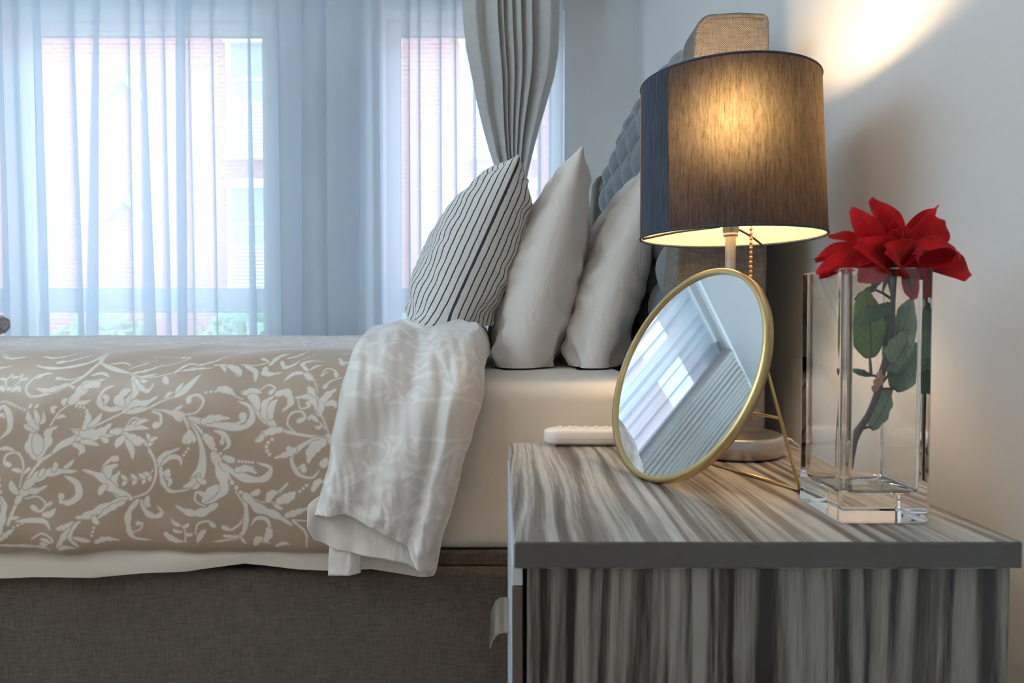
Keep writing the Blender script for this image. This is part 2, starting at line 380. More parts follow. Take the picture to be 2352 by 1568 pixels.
# outside
t = NT('brick_facade'); v = t.coord((1, 1, 1), rot=(math.radians(90), 0, 0))
b = t.n('ShaderNodeTexBrick', Scale=1.0); t.l(v, b.inputs['Vector'])
b.inputs['Color1'].default_value = srgb(180, 108, 96); b.inputs['Color2'].default_value = srgb(166, 92, 82); b.inputs['Mortar'].default_value = srgb(186, 150, 140)
b.inputs['Brick Width'].default_value = .225; b.inputs['Row Height'].default_value = .075; b.inputs['Mortar Size'].default_value = .008
M['brick'] = t.done(t.pbsdf(Base_Color=b.outputs[0], Roughness=.9))
M['stone'] = plain('pale_stone', srgb(238, 236, 232), .7)
M['far_glass'] = plain('far_window_glass', srgb(162, 160, 162), .12, var=.05)
M['panel'] = plain('grey_panel', srgb(178, 178, 182), .5)
M['shrub'] = plain('shrub_leaf', srgb(140, 172, 130), .7, var=.3, scale=6)
M['bark'] = plain('bark', srgb(96, 82, 70), .9)
M['paving'] = plain('grey_paving', srgb(170, 168, 164), .9)

# ------------------------------------------------------------------ room shell
CEIL = 2.15; XL, XR, YB, YF = -2.67, .56, -2.3, 2.84
def struct(o): o['kind'] = 'structure'; return o
struct(box('floor', XL - .1, XR + .1, YB - .1, 3.02, -.1, 0, M['floor']))
struct(box('ceiling', XL - .1, XR + .1, YB - .1, 3.02, CEIL, CEIL + .1, M['ceiling']))
struct(box('wall_right', XR, XR + .1, YB - .1, 3.02, 0, CEIL, M['wall']))
struct(box('wall_left', XL - .1, XL, YB - .1, 3.02, 0, CEIL, M['wall']))
struct(box('wall_back', XL, XR, YB - .1, YB, 0, CEIL, M['wall']))
WZ0, WZ1 = .42, 2.062
O1 = (-2.56, -.976); O2 = (-.493, .256)
struct(boxes('wall_front', [(XL, XR, YF, 3.02, WZ1, CEIL), (XL, XR, YF, 3.02, 0, WZ0), (XL, O1[0], YF, 3.02, WZ0, WZ1),
    (O1[1], O2[0], YF, 3.02, WZ0, WZ1), (O2[1], XR, YF, 3.02, WZ0, WZ1)], M['wall']))
struct(boxes('baseboard_right', [(XR - .014, XR, YB, YF, 0, .09)], M['upvc'], bevel=.004))
struct(boxes('baseboard_front', [(XL, XR - .014, YF - .014, YF, 0, .09)], M['upvc'], bevel=.004))
struct(boxes('baseboard_left', [(XL, XL + .014, YB, YF - .014, 0, .09)], M['upvc'], bevel=.004))

def window(n, x0, x1, mull=None):
    e = empty('window_%d' % n, ((x0 + x1) / 2, 2.98, WZ0)); e['kind'] = 'structure'
    g = .0015; fw = .034; y0, y1 = 2.945, 3.005
    a, b = x0 + g, x1 - g; zb, zt = WZ0 + g, WZ1 - g
    boxes('frame', [(a, a + fw, y0, y1, zb, zt), (b - fw, b, y0, y1, zb, zt), (a + fw, b - fw, y0, y1, zt - fw, zt), (a + fw, b - fw, y0, y1, zb, zb + fw)], M['upvc'], e, .004)
    cols = [(a + fw, b - fw)]
    if mull:
        box('mullion', mull - .055, mull + .055, y0, y1, zb + fw, zt - fw, M['upvc'], e, .004)
        cols = [(a + fw, mull - .055), (mull + .055, b - fw)]
    tz0, tz1 = .838, .916
    for c0, c1 in cols:
        for z0, z1 in ((zb + fw, .845), (.908, zt - fw)):
            sw = .017
            s = boxes('sash', [(c0, c0 + sw, y0 + .01, y1 - .006, z0, z1), (c1 - sw, c1, y0 + .01, y1 - .006, z0, z1), (c0 + sw, c1 - sw, y0 + .01, y1 - .006, z1 - sw, z1), (c0 + sw, c1 - sw, y0 + .01, y1 - .006, z0, z0 + sw)], M['upvc'], e, .003)
            k = .004
            boxes('gasket', [(c0 + sw, c0 + sw + k, y0 + .02, y0 + .03, z0 + sw, z1 - sw), (c1 - sw - k, c1 - sw, y0 + .02, y0 + .03, z0 + sw, z1 - sw), (c0 + sw, c1 - sw, y0 + .02, y0 + .03, z1 - sw - k, z1 - sw), (c0 + sw, c1 - sw, y0 + .02, y0 + .03, z0 + sw, z0 + sw + k)], M['gasket'], s)
            box('pane', c0 + sw, c1 - sw, y0 + .024, y0 + .028, z0 + sw, z1 - sw, M['pane'], s)
        box('transom', c0, c1, y0 + .004, y1, .8455, .9075, M['upvc'], e, .004)
    box('sill', x0 - .03 + .035, x1 - .005, YF - .035, y0, WZ0 - .018, WZ0 + .002, M['reveal'], e, .004)
window(1, O1[0], O1[1], -2.085)
window(2, O2[0], O2[1])

# ------------------------------------------------------------------ outside
fb = empty('apartment_building', (-3, 12.2, -4), 'red brick apartment block with white framed windows beyond the glass', 'building')
box('wall', -18, 10, 12.05, 13, -4, 6.5, M['brick'], fb)
def far_window(x0, x1, z1, z2):
    """a storey: head, glazed sash, grey panel, white slatted shutter"""
    f = boxes('window', [(x0 - .1, x1 + .1, 11.9, 12.05, z2, z2 + .16), (x0 - .08, x0, 11.96, 12.05, z1, z2), (x1, x1 + .08, 11.96, 12.05, z1, z2), (x0 - .1, x1 + .1, 11.88, 12.05, z1 - .06, z1)], M['stone'], fb)
    h = z2 - z1; zp = z2 - h * .31; zq = z2 - h * .52
    box('pane', x0, x1, 12.0, 12.05, zp, z2, M['far_glass'], f)
    box('spandrel', x0, x1, 11.98, 12.05, zq, zp - .05, M['panel'], f)
    box('rail', x0, x1, 11.95, 12.05, zp - .05, zp, M['stone'], f)
    n = 14
    for i in range(n):
        a = zq + (z1 - zq) * i / n; b_ = zq + (z1 - zq) * (i + .78) / n
        box('slat', x0, x1, 11.95, 12.04, b_, a, M['stone'], f)
for (x0, x1) in ((-4.72, -3.5), (-.66, .5), (-10.5, -9.3)):
    far_window(x0, x1, 3.69, 5.62); far_window(x0, x1, 1.2, 3.12); far_window(x0, x1, -1.3, .62)
for zc in (4.62, 2.55):
    pts = [(-7.02, zc), (-6.9, zc), (-6.58, zc + .36), (-6.26, zc), (-6.14, zc), (-6.14, zc + .1), (-6.22, zc + .1), (-6.50, zc + .46), (-6.53, zc + .62), (-6.63, zc + .62), (-6.66, zc + .46), (-6.94, zc + .1), (-7.02, zc + .1)]
    n = len(pts); V = [(x, 11.9, z) for x, z in pts] + [(x, 12.05, z) for x, z in pts]
    F = [tuple(range(n)), tuple(range(2 * n - 1, n - 1, -1))] + [(i, i + n, (i + 1) % n + n, (i + 1) % n) for i in range(n)]
    mk('hood_moulding', V, F, M['panel'], fb, smooth=False)
tag(box('courtyard_paving', -18, 10, 3.3, 12, -4.2, -4, M['paving']), kind='structure')
def shrub(x, y, top, r, label):
    e = empty('tall_shrub', (x, y, -4), label, 'shrub', 'shrubs in the courtyard')
    tube('trunk', [(x, y, -4), (x + .05, y, top - r * 1.2), (x, y, top - r * .5)], [.09, .06, .03], M['bark'], e, 8, 8)
    n = 1500; d = rng.normal(size=(n, 3)); d /= np.linalg.norm(d, axis=1)[:, None]
    c = d * (rng.uniform(.45, 1, n) ** .5)[:, None] * np.array([r, r * .8, r * .9]) + np.array([x, y, top - r * .9])
    a = rng.normal(size=(n, 3)) * .07; b_ = rng.normal(size=(n, 3)) * .05
    V = np.stack([c - a, c + b_, c + a, c - b_], 1).reshape(-1, 3)
    mk('foliage', V, np.arange(4 * n).reshape(-1, 4), M['shrub'], e, smooth=False)
shrub(-5.0, 8.6, .85, 1.0, 'green leafy shrub low behind the wide window')
shrub(-3.0, 8.2, .95, .9, 'green leafy shrub low behind the middle of the wide window')
shrub(-.9, 8.8, 1.15, 1.0, 'green leafy shrub low behind the narrow window')

# ------------------------------------------------------------------ curtains
tr_ = empty('curtain_track', (-1.1, 2.74, CEIL - .03), 'white double ceiling track carrying both curtain layers', 'curtain track')
box('rail', XL + .01, XR - .01, 2.765, 2.795, CEIL - .022, CEIL - .001, M['upvc'], tr_, .003)
box('rail', XL + .01, XR - .01, 2.655, 2.685, CEIL - .022, CEIL - .001, M['upvc'], tr_, .003)

def sheer():
    xa, xb = -2.58, .245
    k = 2.78 / 1568
    # (x at the top, x at the bottom, fold width top, fold width bottom), metres
    px = [(50, 62, 10, 12), (98, 106, 22, 26), (177, 187, 12, 20), (233, 212, 16, 34), (305, 308, 8, 8), (337, 345, 10, 34), (385, 389, 8, 17), (424, 420, 26, 28),
          (442, 448, 8, 8), (494, 500, 7, 7), (578, 582, 8, 22), (640, 640, 9, 16), (693, 686, 14, 16), (745, 748, 18, 18), (826, 815, 16, 22), (868, 872, 12, 12),
          (942, 942, 4, 5), (965, 966, 5, 5), (1013, 1014, 5, 5), (1046, 1050, 5, 6), (1090, 1092, 8, 8), (1140, 1142, 10, 10), (1200, 1200, 10, 10), (1238, 1238, 6, 6), (1262, 1262, 6, 6)]
    folds = [((a - 1154) * k, (b - 1154) * k, wa * k, wb * k) for a, b, wa, wb in px]
    x = -2.02
    while x > -2.55: folds.append((x, x + .01, .02, .03)); x -= rng.uniform(.07, .12)
    folds.sort()
    rows = np.linspace(CEIL - .025, .06, 60); prof = []
    for z in rows:
        tt = np.clip((2.05 - z) / 1.3, -.3, 1.4); P = [(xa, 0)]
        for i, (a, b, wa, wb) in enumerate(folds):
            c = a + (b - a) * tt; h = max(.004, wa + (wb - wa) * tt) / 2
            px_ = P[-1][0]
            if c - h <= px_ + .004: c = px_ + .004 + h
            for q in (.25, .5, .75):
                P.append((px_ + (c - h - px_) * q, .006 * math.sin(math.pi * q) * (1 if i % 2 else -1) + .004 * math.sin(i * 2.1)))
            P += [(c + h * .8, -.010), (c + h, -.006), (c + h * .8, -.002), (c - h * .8, .002), (c - h, .006), (c - h * .8, .010)]
        P.append((xb, 0)); prof.append(P)
    prof = np.array(prof); nr, nc = prof.shape[:2]
    V = np.zeros((nr, nc, 3)); V[..., 0] = np.minimum(prof[..., 0], xb); V[..., 1] = 2.78 + prof[..., 1] * (1 + .8 * np.linspace(0, 1, nr)[:, None]); V[..., 2] = rows[:, None]
    V[..., 1] += .006 * noise2(V[..., 0] * 5, V[..., 2] * 1.2)
    o = mk('sheer_curtain', V.reshape(-1, 3), quads(nr, nc), M['sheer'])
    tag(o, 'white sheer voile curtain hanging in pleats across both windows', 'curtain')
sheer()

def tied_drape():
    e = empty('drape', (.04, 2.67, .05), 'grey drape gathered in a tieback beside the narrow window', 'curtain', 'grey drapes')
    k = 2.66 / 1568
    ys = np.array([-120, 0, 60, 120, 180, 250, 300, 350, 395, 420, 470, 700, 1100.])
    Lp = np.interp; L = np.array([1050, 1062, 1065, 1072, 1084, 1098, 1110, 1124, 1140, 1148, 1143, 1128, 1118.]); R = np.array([1290, 1284, 1284, 1282, 1272, 1251, 1236, 1223, 1212, 1207, 1212, 1240, 1255.])
    rows = np.linspace(CEIL - .025, .05, 150); nu = 420; u = np.linspace(0, 1, nu)
    # a broad flat leading fold, then many narrow pleats
    kn = np.array([0, .10, .20, .30, .37, .44, .50, .56, .62, .68, .74, .80, .86, .93, 1.0]); xs = np.array([0, .14, .22, .36, .30, .42, .38, .51, .47, .60, .57, .71, .68, .90, 1.0])
    dp = np.array([.0, -.03, .005, -.045, .02, -.03, .02, -.03, .02, -.03, .02, -.035, .02, -.035, .01])
    V = np.zeros((len(rows), nu, 3))
    for i, z in enumerate(rows):
        py = 741 - (z - CAM_H) / k; py = np.clip(py, -120, 1100)
        l, r = np.interp(py, ys, L), np.interp(py, ys, R)
        sq = np.clip((r - l) / 222, .3, 1)
        t_ = .5 - .5 * np.cos(np.pi * np.interp(u, kn, np.arange(len(kn))) % np.pi) if False else None
        idx = np.interp(u, kn, np.arange(len(kn))); b = np.minimum(idx.astype(int), len(kn) - 2); f = idx - b; f = f * f * (3 - 2 * f)
        sway = .035 * sstep(60, 400, py) * np.sin(np.pi * u * .9)
        xx = xs[b] + (xs[b + 1] - xs[b]) * (idx - b) * .55 + (xs[b + 1] - xs[b]) * f * .45 + sway
        dd = dp[b] + (dp[b + 1] - dp[b]) * f
        V[i, :, 0] = (l + (r - l) * xx - 1154) * k
        V[i, :, 1] = 2.665 + dd * (.45 + .55 * sq) + .006 * noise2(u * 9, np.full(nu, z * 2.2))
        V[i, :, 2] = z
    # small kink in the leading fold
    zz = V[..., 2]; uu = np.broadcast_to(u, zz.shape)
    V[..., 1] += .02 * np.exp(-((zz - 1.60) / .045) ** 2 - ((uu - .15) / .05) ** 2)
    V[..., 1] += .012 * np.exp(-((zz - 1.42) / .03) ** 2 - ((uu - .18) / .06) ** 2)
    o = mk('cloth', V.reshape(-1, 3), quads(len(rows), nu), M['drape'], e)
    m = o.modifiers.new('thick', 'SOLIDIFY'); m.thickness = .0015
    zt = CAM_H + (741 - 425) * k
    P = [((1177 + 31 * math.cos(a) - 1154) * k, 2.665 + .05 * math.sin(a), zt + .012 * math.cos(a)) for a in np.linspace(0, 2 * np.pi, 40, endpoint=False)]
    tube('tieback', P, .012, M['drape'], e, 8, closed=True)
tied_drape()

def straight_drape(x0, x1):
    e = empty('drape', ((x0 + x1) / 2, 2.67, .05), 'grey drape hanging straight in tight pleats in the far corner of the room', 'curtain', 'grey drapes')
    n = 13; nu = n * 20; u = np.linspace(0, 1, nu); rows = np.linspace(CEIL - .025, .05, 40); V = np.zeros((len(rows), nu, 3))
    for i, z in enumerate(rows):
        a = 2 * np.pi * n * u + .3 * math.sin(z * 2)
        V[i, :, 0] = x0 + (x1 - x0) * u + .012 * np.sin(2 * a)
        V[i, :, 1] = 2.668 + .036 * np.cos(a) * (.8 + .2 * np.sin(u * 11 + z)); V[i, :, 2] = z
    mk('cloth', V.reshape(-1, 3), quads(len(rows), nu), M['drape'], e)
straight_drape(-2.63, -2.12)

# ------------------------------------------------------------------ bed
bed = empty('bed', (-.65, 1.92, 0), 'upholstered bed with brown linen base and tall grey tufted headboard', 'bed')
box('base', -1.74, .30, 1.215, 2.625, .04, .337, M['bed_fabric'], bed, .012, 3)
box('base_rim', -1.725, .30, 1.232, 2.608, .337, .364, M['bed_fabric'], bed, .004)
for x in (-1.66, .2):
    for y in (1.29, 2.55): box('foot', x - .03, x + .03, y - .03, y + .03, 0, .04, M['brown_core'], bed, .004)
HY0, HY1 = 1.30, 2.545
def arch(y): return 1.318 + .095 * np.sin(np.pi * np.clip((y - HY0) / (HY1 - HY0), 0, 1)) ** .8
def headboard():
    ny, nz = 300, 260; y = np.linspace(HY0, HY1, ny); tz = np.linspace(0, 1, nz)
    Y, T = np.meshgrid(y, tz); A = arch(Y)
    over = .10   # last share of the sheet rolls back over the top edge
    zt = np.clip(T / (1 - over), 0, 1); Z = .34 + (A - .34 - .02) * zt
    dy, dz = .155, .16
    zr = 1.30 - Z
    a = Y / dy + zr / dz; b = Y / dy - zr / dz
    f = np.abs(np.sin(np.pi * a / 1) * np.sin(np.pi * b / 1))
    fade = sstep(0, .06, A - Z) * .85 + .15
    d = .044 * f ** .42 * fade
    X = .392 - d
    roll = np.clip((T - (1 - over)) / over, 0, 1) * np.pi * .75
    ro = .032
    X = X + ro * (1 - np.cos(roll)) * 1.15 - 0; Z = Z + ro * np.sin(roll)
    X = np.where(roll > 0, X, X) + .002 * fbm(Y * 30, Z * 30)
    mk('tufted_panel', np.stack([X, Y, Z], -1).reshape(-1, 3), quads(nz, ny), M['velvet'], bed, label='deep button tufted grey panel')
    k = 0
    for i in range(-40, 60):
        for j in range(-40, 60):
            yy = (i + j) * dy / 2; zz = 1.30 - (i - j) * dz / 2
            if HY0 + .05 < yy < HY1 - .05 and .6 < zz < arch(yy) - .07:
                lathe('button', [(0, .004), (.005, .0036), (.009, .0015), (.0105, -.002), (.010, -.004)], (.391, yy, zz), M['velvet'], bed, 12, axis=(-1, 0, 0))
    # board behind the padding
    yy = np.linspace(HY0, HY1, 40); V = []; 
    for x in (.405, .468):
        V += [(x, v, .1) for v in yy] + [(x, v, float(arch(v)) - .004) for v in yy]
    n = 40; F = []
    for i in range(n - 1):
        F += [(i, i + 1, n + i + 1, n + i), (2 * n + i, 3 * n + i, 3 * n + i + 1, 2 * n + i + 1), (n + i, n + i + 1, 3 * n + i + 1, 3 * n + i)]
    mk('headboard_back', V, F, M['wing_fabric'], bed, smooth=False)
    # wings: padded side pieces that lean back with a rounded upper corner
    def wing(y0, y1):
        out = [(.270, .04), (.283, .50), (.292, .64), (.303, .80), (.316, .98), (.329, 1.14), (.338, 1.25)]
        c = (.372, 1.290)
        for a in np.linspace(180, 95, 8): out.append((c[0] + .031 * math.cos(math.radians(a)), c[1] + .036 * math.sin(math.radians(a))))
        out += [(.42, 1.329), (.462, 1.327), (.470, 1.322), (.4725, 1.312), (.4725, .04)]
        P = np.array(out); n = len(P); cen = np.array([.385, .75])
        rows = []; r = .007
        for yy, off in ((y0 + .0, r), (y0 + .0015, r * .45), (y0 + r * .7, .0), (y1 - r * .7, 0), (y1, r)):
            d = P - cen; Q = P.copy()
            # inset by moving towards the medial line
            nx = np.roll(P, -1, 0) - np.roll(P, 1, 0); nn = np.stack([nx[:, 1], -nx[:, 0]], -1); nn /= np.linalg.norm(nn, axis=1)[:, None]
            s = np.sign((nn * (cen - P)).sum(1).mean()); Q = P + nn * s * off
            rows.append(np.stack([Q[:, 0], np.full(n, yy), Q[:, 1]], -1))
        V = np.vstack(rows); F = [tuple(f) for f in quads(5, n, True).tolist()]
        F += [tuple(range(n - 1, -1, -1)), tuple(range(4 * n, 5 * n))]
        o = mk('wing', V, F, M['wing_fabric'], bed)
        # stitched seam a finger's width inside the edge of the face
        Q = P[1:-1]; nx = np.gradient(Q, axis=0); nn = np.stack([nx[:, 1], -nx[:, 0]], -1); nn /= np.linalg.norm(nn, axis=1)[:, None]
        Q = Q + nn * np.sign((nn * (cen - Q)).sum(1).mean()) * .012
        tube('seam', np.stack([Q[:, 0], np.full(len(Q), y0 - .0004), Q[:, 1]], -1), .0011, M['wing_fabric'], o, 6)
        m = o.modifiers.new('wn', 'WEIGHTED_NORMAL')
    wing(1.22, 1.305); wing(2.54, 2.625)
headboard()

# ------------------------------------------------------------------ mattress
def mattress():
    x0, x1, y0, y1, z0, z1 = -1.70, .285, 1.236, 2.604, .3645, .672
    n = 220; r = .032
    a = np.linspace(0, 2 * np.pi, n, endpoint=False)
    # rounded-rectangle loops stacked upwards
    def loop(inset, z, rc=.06, m=None):
        pts = []
        for cx, cy, s in ((x1 - rc, y1 - rc, 0), (x0 + rc, y1 - rc, 90), (x0 + rc, y0 + rc, 180), (x1 - rc, y0 + rc, 270)):
            for q in np.linspace(0, 90, 8): pts.append((cx + (rc - inset) * math.cos(math.radians(s + q)), cy + (rc - inset) * math.sin(math.radians(s + q))))
        P = np.array(pts); P = np.vstack([P, P[:1]]); L = np.concatenate([[0], np.cumsum(np.linalg.norm(np.diff(P, axis=0), axis=1))])
        t = np.linspace(0, L[-1], 900, endpoint=False)
        return np.stack([np.interp(t, L, P[:, 0]), np.interp(t, L, P[:, 1]), np.full(900, z)], -1)
    rows = []
    for q in np.linspace(0, 90, 7): rows.append(loop(r * .6 * (1 - math.sin(math.radians(q))), z0 + r * .6 * (1 - math.cos(math.radians(q)))))
    for z in np.linspace(z0 + .03, z1 - .04, 30): rows.append(loop(0, z))
    for q in np.linspace(0, 90, 10): rows.append(loop(r * (1 - math.cos(math.radians(q))), z1 - r + r * math.sin(math.radians(q))))
    for k in (.08, .14): rows.append(loop(.0, z1) * [1, 1, 1] + (np.array([(x0 + x1) / 2, (y0 + y1) / 2, z1]) - loop(0, z1)) * k)
    V = np.array(rows)
    # soft tension folds in the fitted sheet, strongest at the lower edge
    h = np.clip((V[..., 2] - z0) / (z1 - z0), 0, 1); side = (V[..., 1] < y0 + .1)
    wob = .0035 * noise2(V[..., 0] * 7 + V[..., 2] * 9, V[..., 2] * 6) + .006 * (1 - h) ** 2 * noise2(V[..., 0] * 13 - V[..., 2] * 16, V[..., 2] * 4 + 3)
    V[..., 1] += np.where(side, wob * np.clip(h * 12, 0, 1), 0)
    nr, nc = V.shape[:2]; F = [tuple(f) for f in quads(nr, nc, True).tolist()]
    F += [tuple(range((nr - 1) * nc, nr * nc)), tuple(range(nc - 1, -1, -1))]
    tag(mk('mattress', V.reshape(-1, 3), F, M['sheet']), 'deep mattress in a cream white fitted sheet on the bed base', 'mattress')
mattress()

# ------------------------------------------------------------------ duvet print
ST = []   # strokes: (points, radius profile), drawn on a cloth grid of 2.53 units per 0.74 mm
def K(pts, w, prof='v', n=None):
    P = np.asarray(pts, float); n = n or max(14, int(np.linalg.norm(np.diff(P, axis=0), axis=1).sum() / 5))
    Q = catmull(P, n); t = np.linspace(0, 1, n)
    if prof == 'v': r = w * (1 - .45 * t)
    elif prof == 'c': r = w * (.55 + .45 * t); r = np.where(t > .9, w * 1.7, r)
    elif prof == 'l': r = w * np.sin(np.pi * t ** .8) ** .8 + 1
    elif prof == 'a': r = w * np.sin(np.pi * (.06 + .94 * t) ** .75) ** .7 * (1 + .22 * np.sin(2 * np.pi * 3.5 * t)) + 1.5
    elif prof == 'b': r = 3 + w * t ** 1.6 * (1 - .25 * (t > .93))
    elif prof == 'f': r = w * (1 - .85 * t) * (1 + .12 * np.sin(14 * t)) + 1.5
    ST.append((Q, np.maximum(r * ({'a': .70, 'l': .80, 'b': .74}.get(prof, .84)), 1.2), 5.0 if (prof in 'alb' and w > 13) else 0.))
def D(a, b, n, r=8):
    P = np.linspace(0, 1, n)[:, None] * (np.array(b, float) - a) + a
    for p in P: ST.append((p[None], np.array([float(r)]), 0.))
def leaves(pts, w=13, ln=34, n=4):
    Q = catmull(pts, n + 1); d = np.gradient(Q, axis=0); d /= np.linalg.norm(d, axis=1)[:, None]
    K(pts, 4, 'v')
    for i in range(1, n + 1):
        for s in (-1, 1):
            a = d[i] * .75 + s * np.array([-d[i][1], d[i][0]]) * .8; K([Q[i], Q[i] + a * ln * .5 + d[i] * 2, Q[i] + a * ln], w, 'l', 16)
# main vines
K([(60, 1170), (110, 1050), (150, 960), (230, 830), (310, 765), (430, 685), (480, 640), (580, 585), (720, 515), (800, 500)], 11)
K([(310, 765), (360, 715), (430, 680), (470, 640), (400, 620)], 24, 'l'); K([(440, 690), (470, 660), (410, 630)], 20, 'l')
K([(700, 520), (760, 470), (830, 470), (900, 430)], 26, 'a'); K([(720, 525), (790, 510), (860, 500)], 20, 'l')
K([(850, 500), (930, 460), (1010, 435)], 8); K([(1000, 440), (1060, 390), (1120, 310)], 26, 'l'); K([(940, 450), (960, 420), (985, 415)], 14, 'l'); K([(1000, 420), (1015, 385), (1035, 360)], 14, 'l')
K([(860, 505), (940, 515), (1000, 530), (1060, 545)], 30, 'b'); K([(1000, 525), (1040, 500), (1060, 490)], 12, 'l'); K([(1010, 545), (1040, 565), (1065, 575)], 12, 'l')
K([(880, 520), (930, 540), (935, 590), (905, 600)], 13, 'c')
K([(1060, 540), (1140, 528), (1178, 470), (1140, 430), (1090, 440), (1090, 465)], 11, 'c')
K([(1075, 555), (1150, 640), (1185, 740), (1180, 850), (1140, 940)], 52, 'b'); K([(1170, 880), (1120, 940), (1070, 960)], 20, 'l'); K([(1150, 900), (1190, 930), (1205, 920)], 18, 'l')
K([(1075, 560), (1100, 610), (1110, 660)], 10); K([(1110, 630), (1110, 670), (1105, 710)], 28, 'l'); K([(1085, 650), (1080, 690), (1090, 708)], 12, 'l'); K([(1130, 650), (1140, 685), (1130, 700)], 12, 'l')
D((1105, 735), (1080, 772), 3)
K([(1100, 555), (1180, 640), (1230, 720), (1270, 760)], 11); K([(1200, 660), (1235, 700), (1250, 750)], 30, 'a')
K([(1110, 560), (1220, 590), (1330, 605), (1420, 610), (1465, 560), (1440, 490), (1370, 460)], 26, 'a'); K([(1180, 580), (1250, 560), (1340, 560)], 26, 'a'); K([(1380, 590), (1420, 570), (1410, 545)], 15, 'c')
K([(1250, 630), (1310, 650), (1340, 710), (1305, 745)], 16, 'l'); K([(1260, 630), (1300, 660), (1300, 700)], 9, 'c')
D((1262, 740), (1320, 785), 3, 10); K([(1310, 785), (1350, 800), (1370, 800)], 24, 'a'); D((1395, 808), (1475, 815), 5, 8)
K([(1250, 765), (1285, 840), (1310, 930), (1290, 1000), (1190, 1060)], 42, 'a'); K([(1270, 960), (1220, 1000), (1180, 1050)], 34, 'a'); K([(1200, 1078), (1140, 1040), (1150, 990), (1185, 1000)], 10, 'c')
K([(1290, 825), (1360, 870), (1450, 910), (1540, 910), (1580, 850), (1500, 815)], 28, 'a'); K([(1380, 860), (1450, 850), (1500, 880)], 24, 'a')
K([(1270, 780), (1330, 880), (1360, 935)], 10); D((1358, 932), (1408, 988), 3, 12)
K([(1262, 1062), (1180, 1108), (1090, 1110), (1015, 1068)], 30, 'a')
# central ring
K([(880, 745), (912, 810), (912, 900), (860, 990), (760, 1030)], 11); K([(760, 1032), (690, 1010), (625, 940), (600, 860), (640, 805), (680, 795)], 12, 'c')
K([(700, 1015), (640, 930), (630, 860), (690, 830)], 38, 'a'); K([(690, 1000), (660, 930), (700, 870)], 26, 'a'); K([(760, 1030), (640, 960), (580, 900), (480, 860)], 32, 'a'); K([(620, 950), (590, 980), (580, 1010)], 22, 'l')
leaves([(900, 860), (850, 905), (740, 920)], 14, 40, 4); leaves([(880, 745), (870, 720), (880, 690)], 14, 44, 2)
K([(730, 1030), (600, 1085), (500, 1130), (440, 1140)], 30, 'a'); K([(720, 1050), (630, 1095), (560, 1150)], 20, 'a'); K([(540, 1130), (550, 1160), (570, 1180)], 20, 'l')
K([(800, 1040), (745, 1110), (735, 1190), (760, 1260), (860, 1280)], 22, 'a'); K([(760, 1230), (800, 1215), (815, 1180), (790, 1180)], 9, 'c')
K([(820, 1045), (840, 1110), (890, 1140), (935, 1115), (905, 1075)], 20, 'a'); K([(860, 1015), (850, 1060), (870, 1080)], 20, 'l')
D((540, 1200), (525, 1245), 3)
# flower right of the tulip
K([(470, 645), (560, 655), (640, 590)], 40, 'a'); K([(560, 670), (630, 660), (690, 645)], 14); K([(580, 670), (620, 690), (600, 700)], 16, 'l'); K([(460, 695), (520, 700), (580, 720)], 18, 'l'); K([(430, 710), (480, 740), (460, 775)], 22, 'a')
K([(640, 640), (690, 635), (720, 630)], 24, 'a'); K([(710, 630), (780, 610), (870, 620)], 22, 'l'); K([(720, 620), (760, 560), (800, 565), (770, 590)], 8, 'c'); K([(780, 600), (820, 575), (860, 570)], 15, 'l')
K([(715, 660), (790, 690), (850, 690)], 38, 'a'); K([(730, 680), (770, 740), (780, 800)], 22, 'l'); K([(720, 670), (690, 700), (680, 730)], 26, 'a')
# tulip and left part
K([(225, 790), (180, 730), (200, 650), (220, 600)], 34, 'a'); K([(235, 780), (280, 700), (280, 640), (330, 605)], 30, 'a'); K([(225, 770), (225, 700), (210, 650)], 40, 'l'); K([(235, 830), (240, 800), (260, 785)], 10)
K([(210, 640), (160, 610), (140, 600)], 18, 'l'); K([(220, 620), (170, 570), (150, 520)], 24, 'a'); K([(225, 600), (210, 550), (190, 510)], 18, 'l'); K([(230, 590), (250, 570), (240, 515)], 14, 'l'); K([(190, 500), (200, 485), (205, 480)], 10, 'l'); K([(155, 500), (160, 485), (158, 472)], 10, 'l')
D((10, 460), (130, 510), 7, 8)
K([(290, 600), (330, 520), (390, 465), (440, 400)], 7); K([(300, 530), (290, 500), (315, 490)], 15, 'l'); K([(320, 560), (345, 545), (370, 550)], 13, 'l'); K([(350, 480), (345, 455), (370, 445)], 16, 'l'); K([(400, 460), (450, 465), (500, 450)], 16, 'l'); D((420, 485), (465, 492), 3)
K([(385, 465), (430, 390), (450, 350), (540, 320)], 40, 'a'); K([(440, 370), (490, 350), (520, 370)], 34, 'a'); K([(440, 300), (500, 285), (560, 310)], 14, 'l'); K([(480, 620), (500, 570), (480, 500)], 26, 'a'); K([(500, 610), (550, 570), (575, 525)], 18, 'l')
K([(130, 960), (150, 840), (115, 765), (50, 770), (35, 815), (65, 830)], 10, 'c'); K([(0, 740), (50, 735), (100, 755)], 14, 'l'); K([(145, 870), (110, 860), (80, 855)], 14, 'l'); K([(155, 880), (180, 855), (190, 850)], 12, 'l')
K([(110, 1050), (150, 990), (220, 980), (290, 950)], 26, 'a'); K([(160, 960), (240, 895), (330, 870), (455, 870)], 34, 'a'); K([(240, 900), (260, 870), (270, 850)], 16, 'l'); K([(320, 870), (335, 835), (330, 815)], 16, 'l'); K([(380, 850), (410, 830), (435, 800)], 14, 'l'); K([(120, 1000), (90, 960), (80, 920)], 24, 'l')
K([(385, 895), (450, 940), (460, 1010), (400, 1055), (350, 1030)], 24, 'l'); K([(400, 1040), (360, 1050), (365, 1010)], 12, 'c')
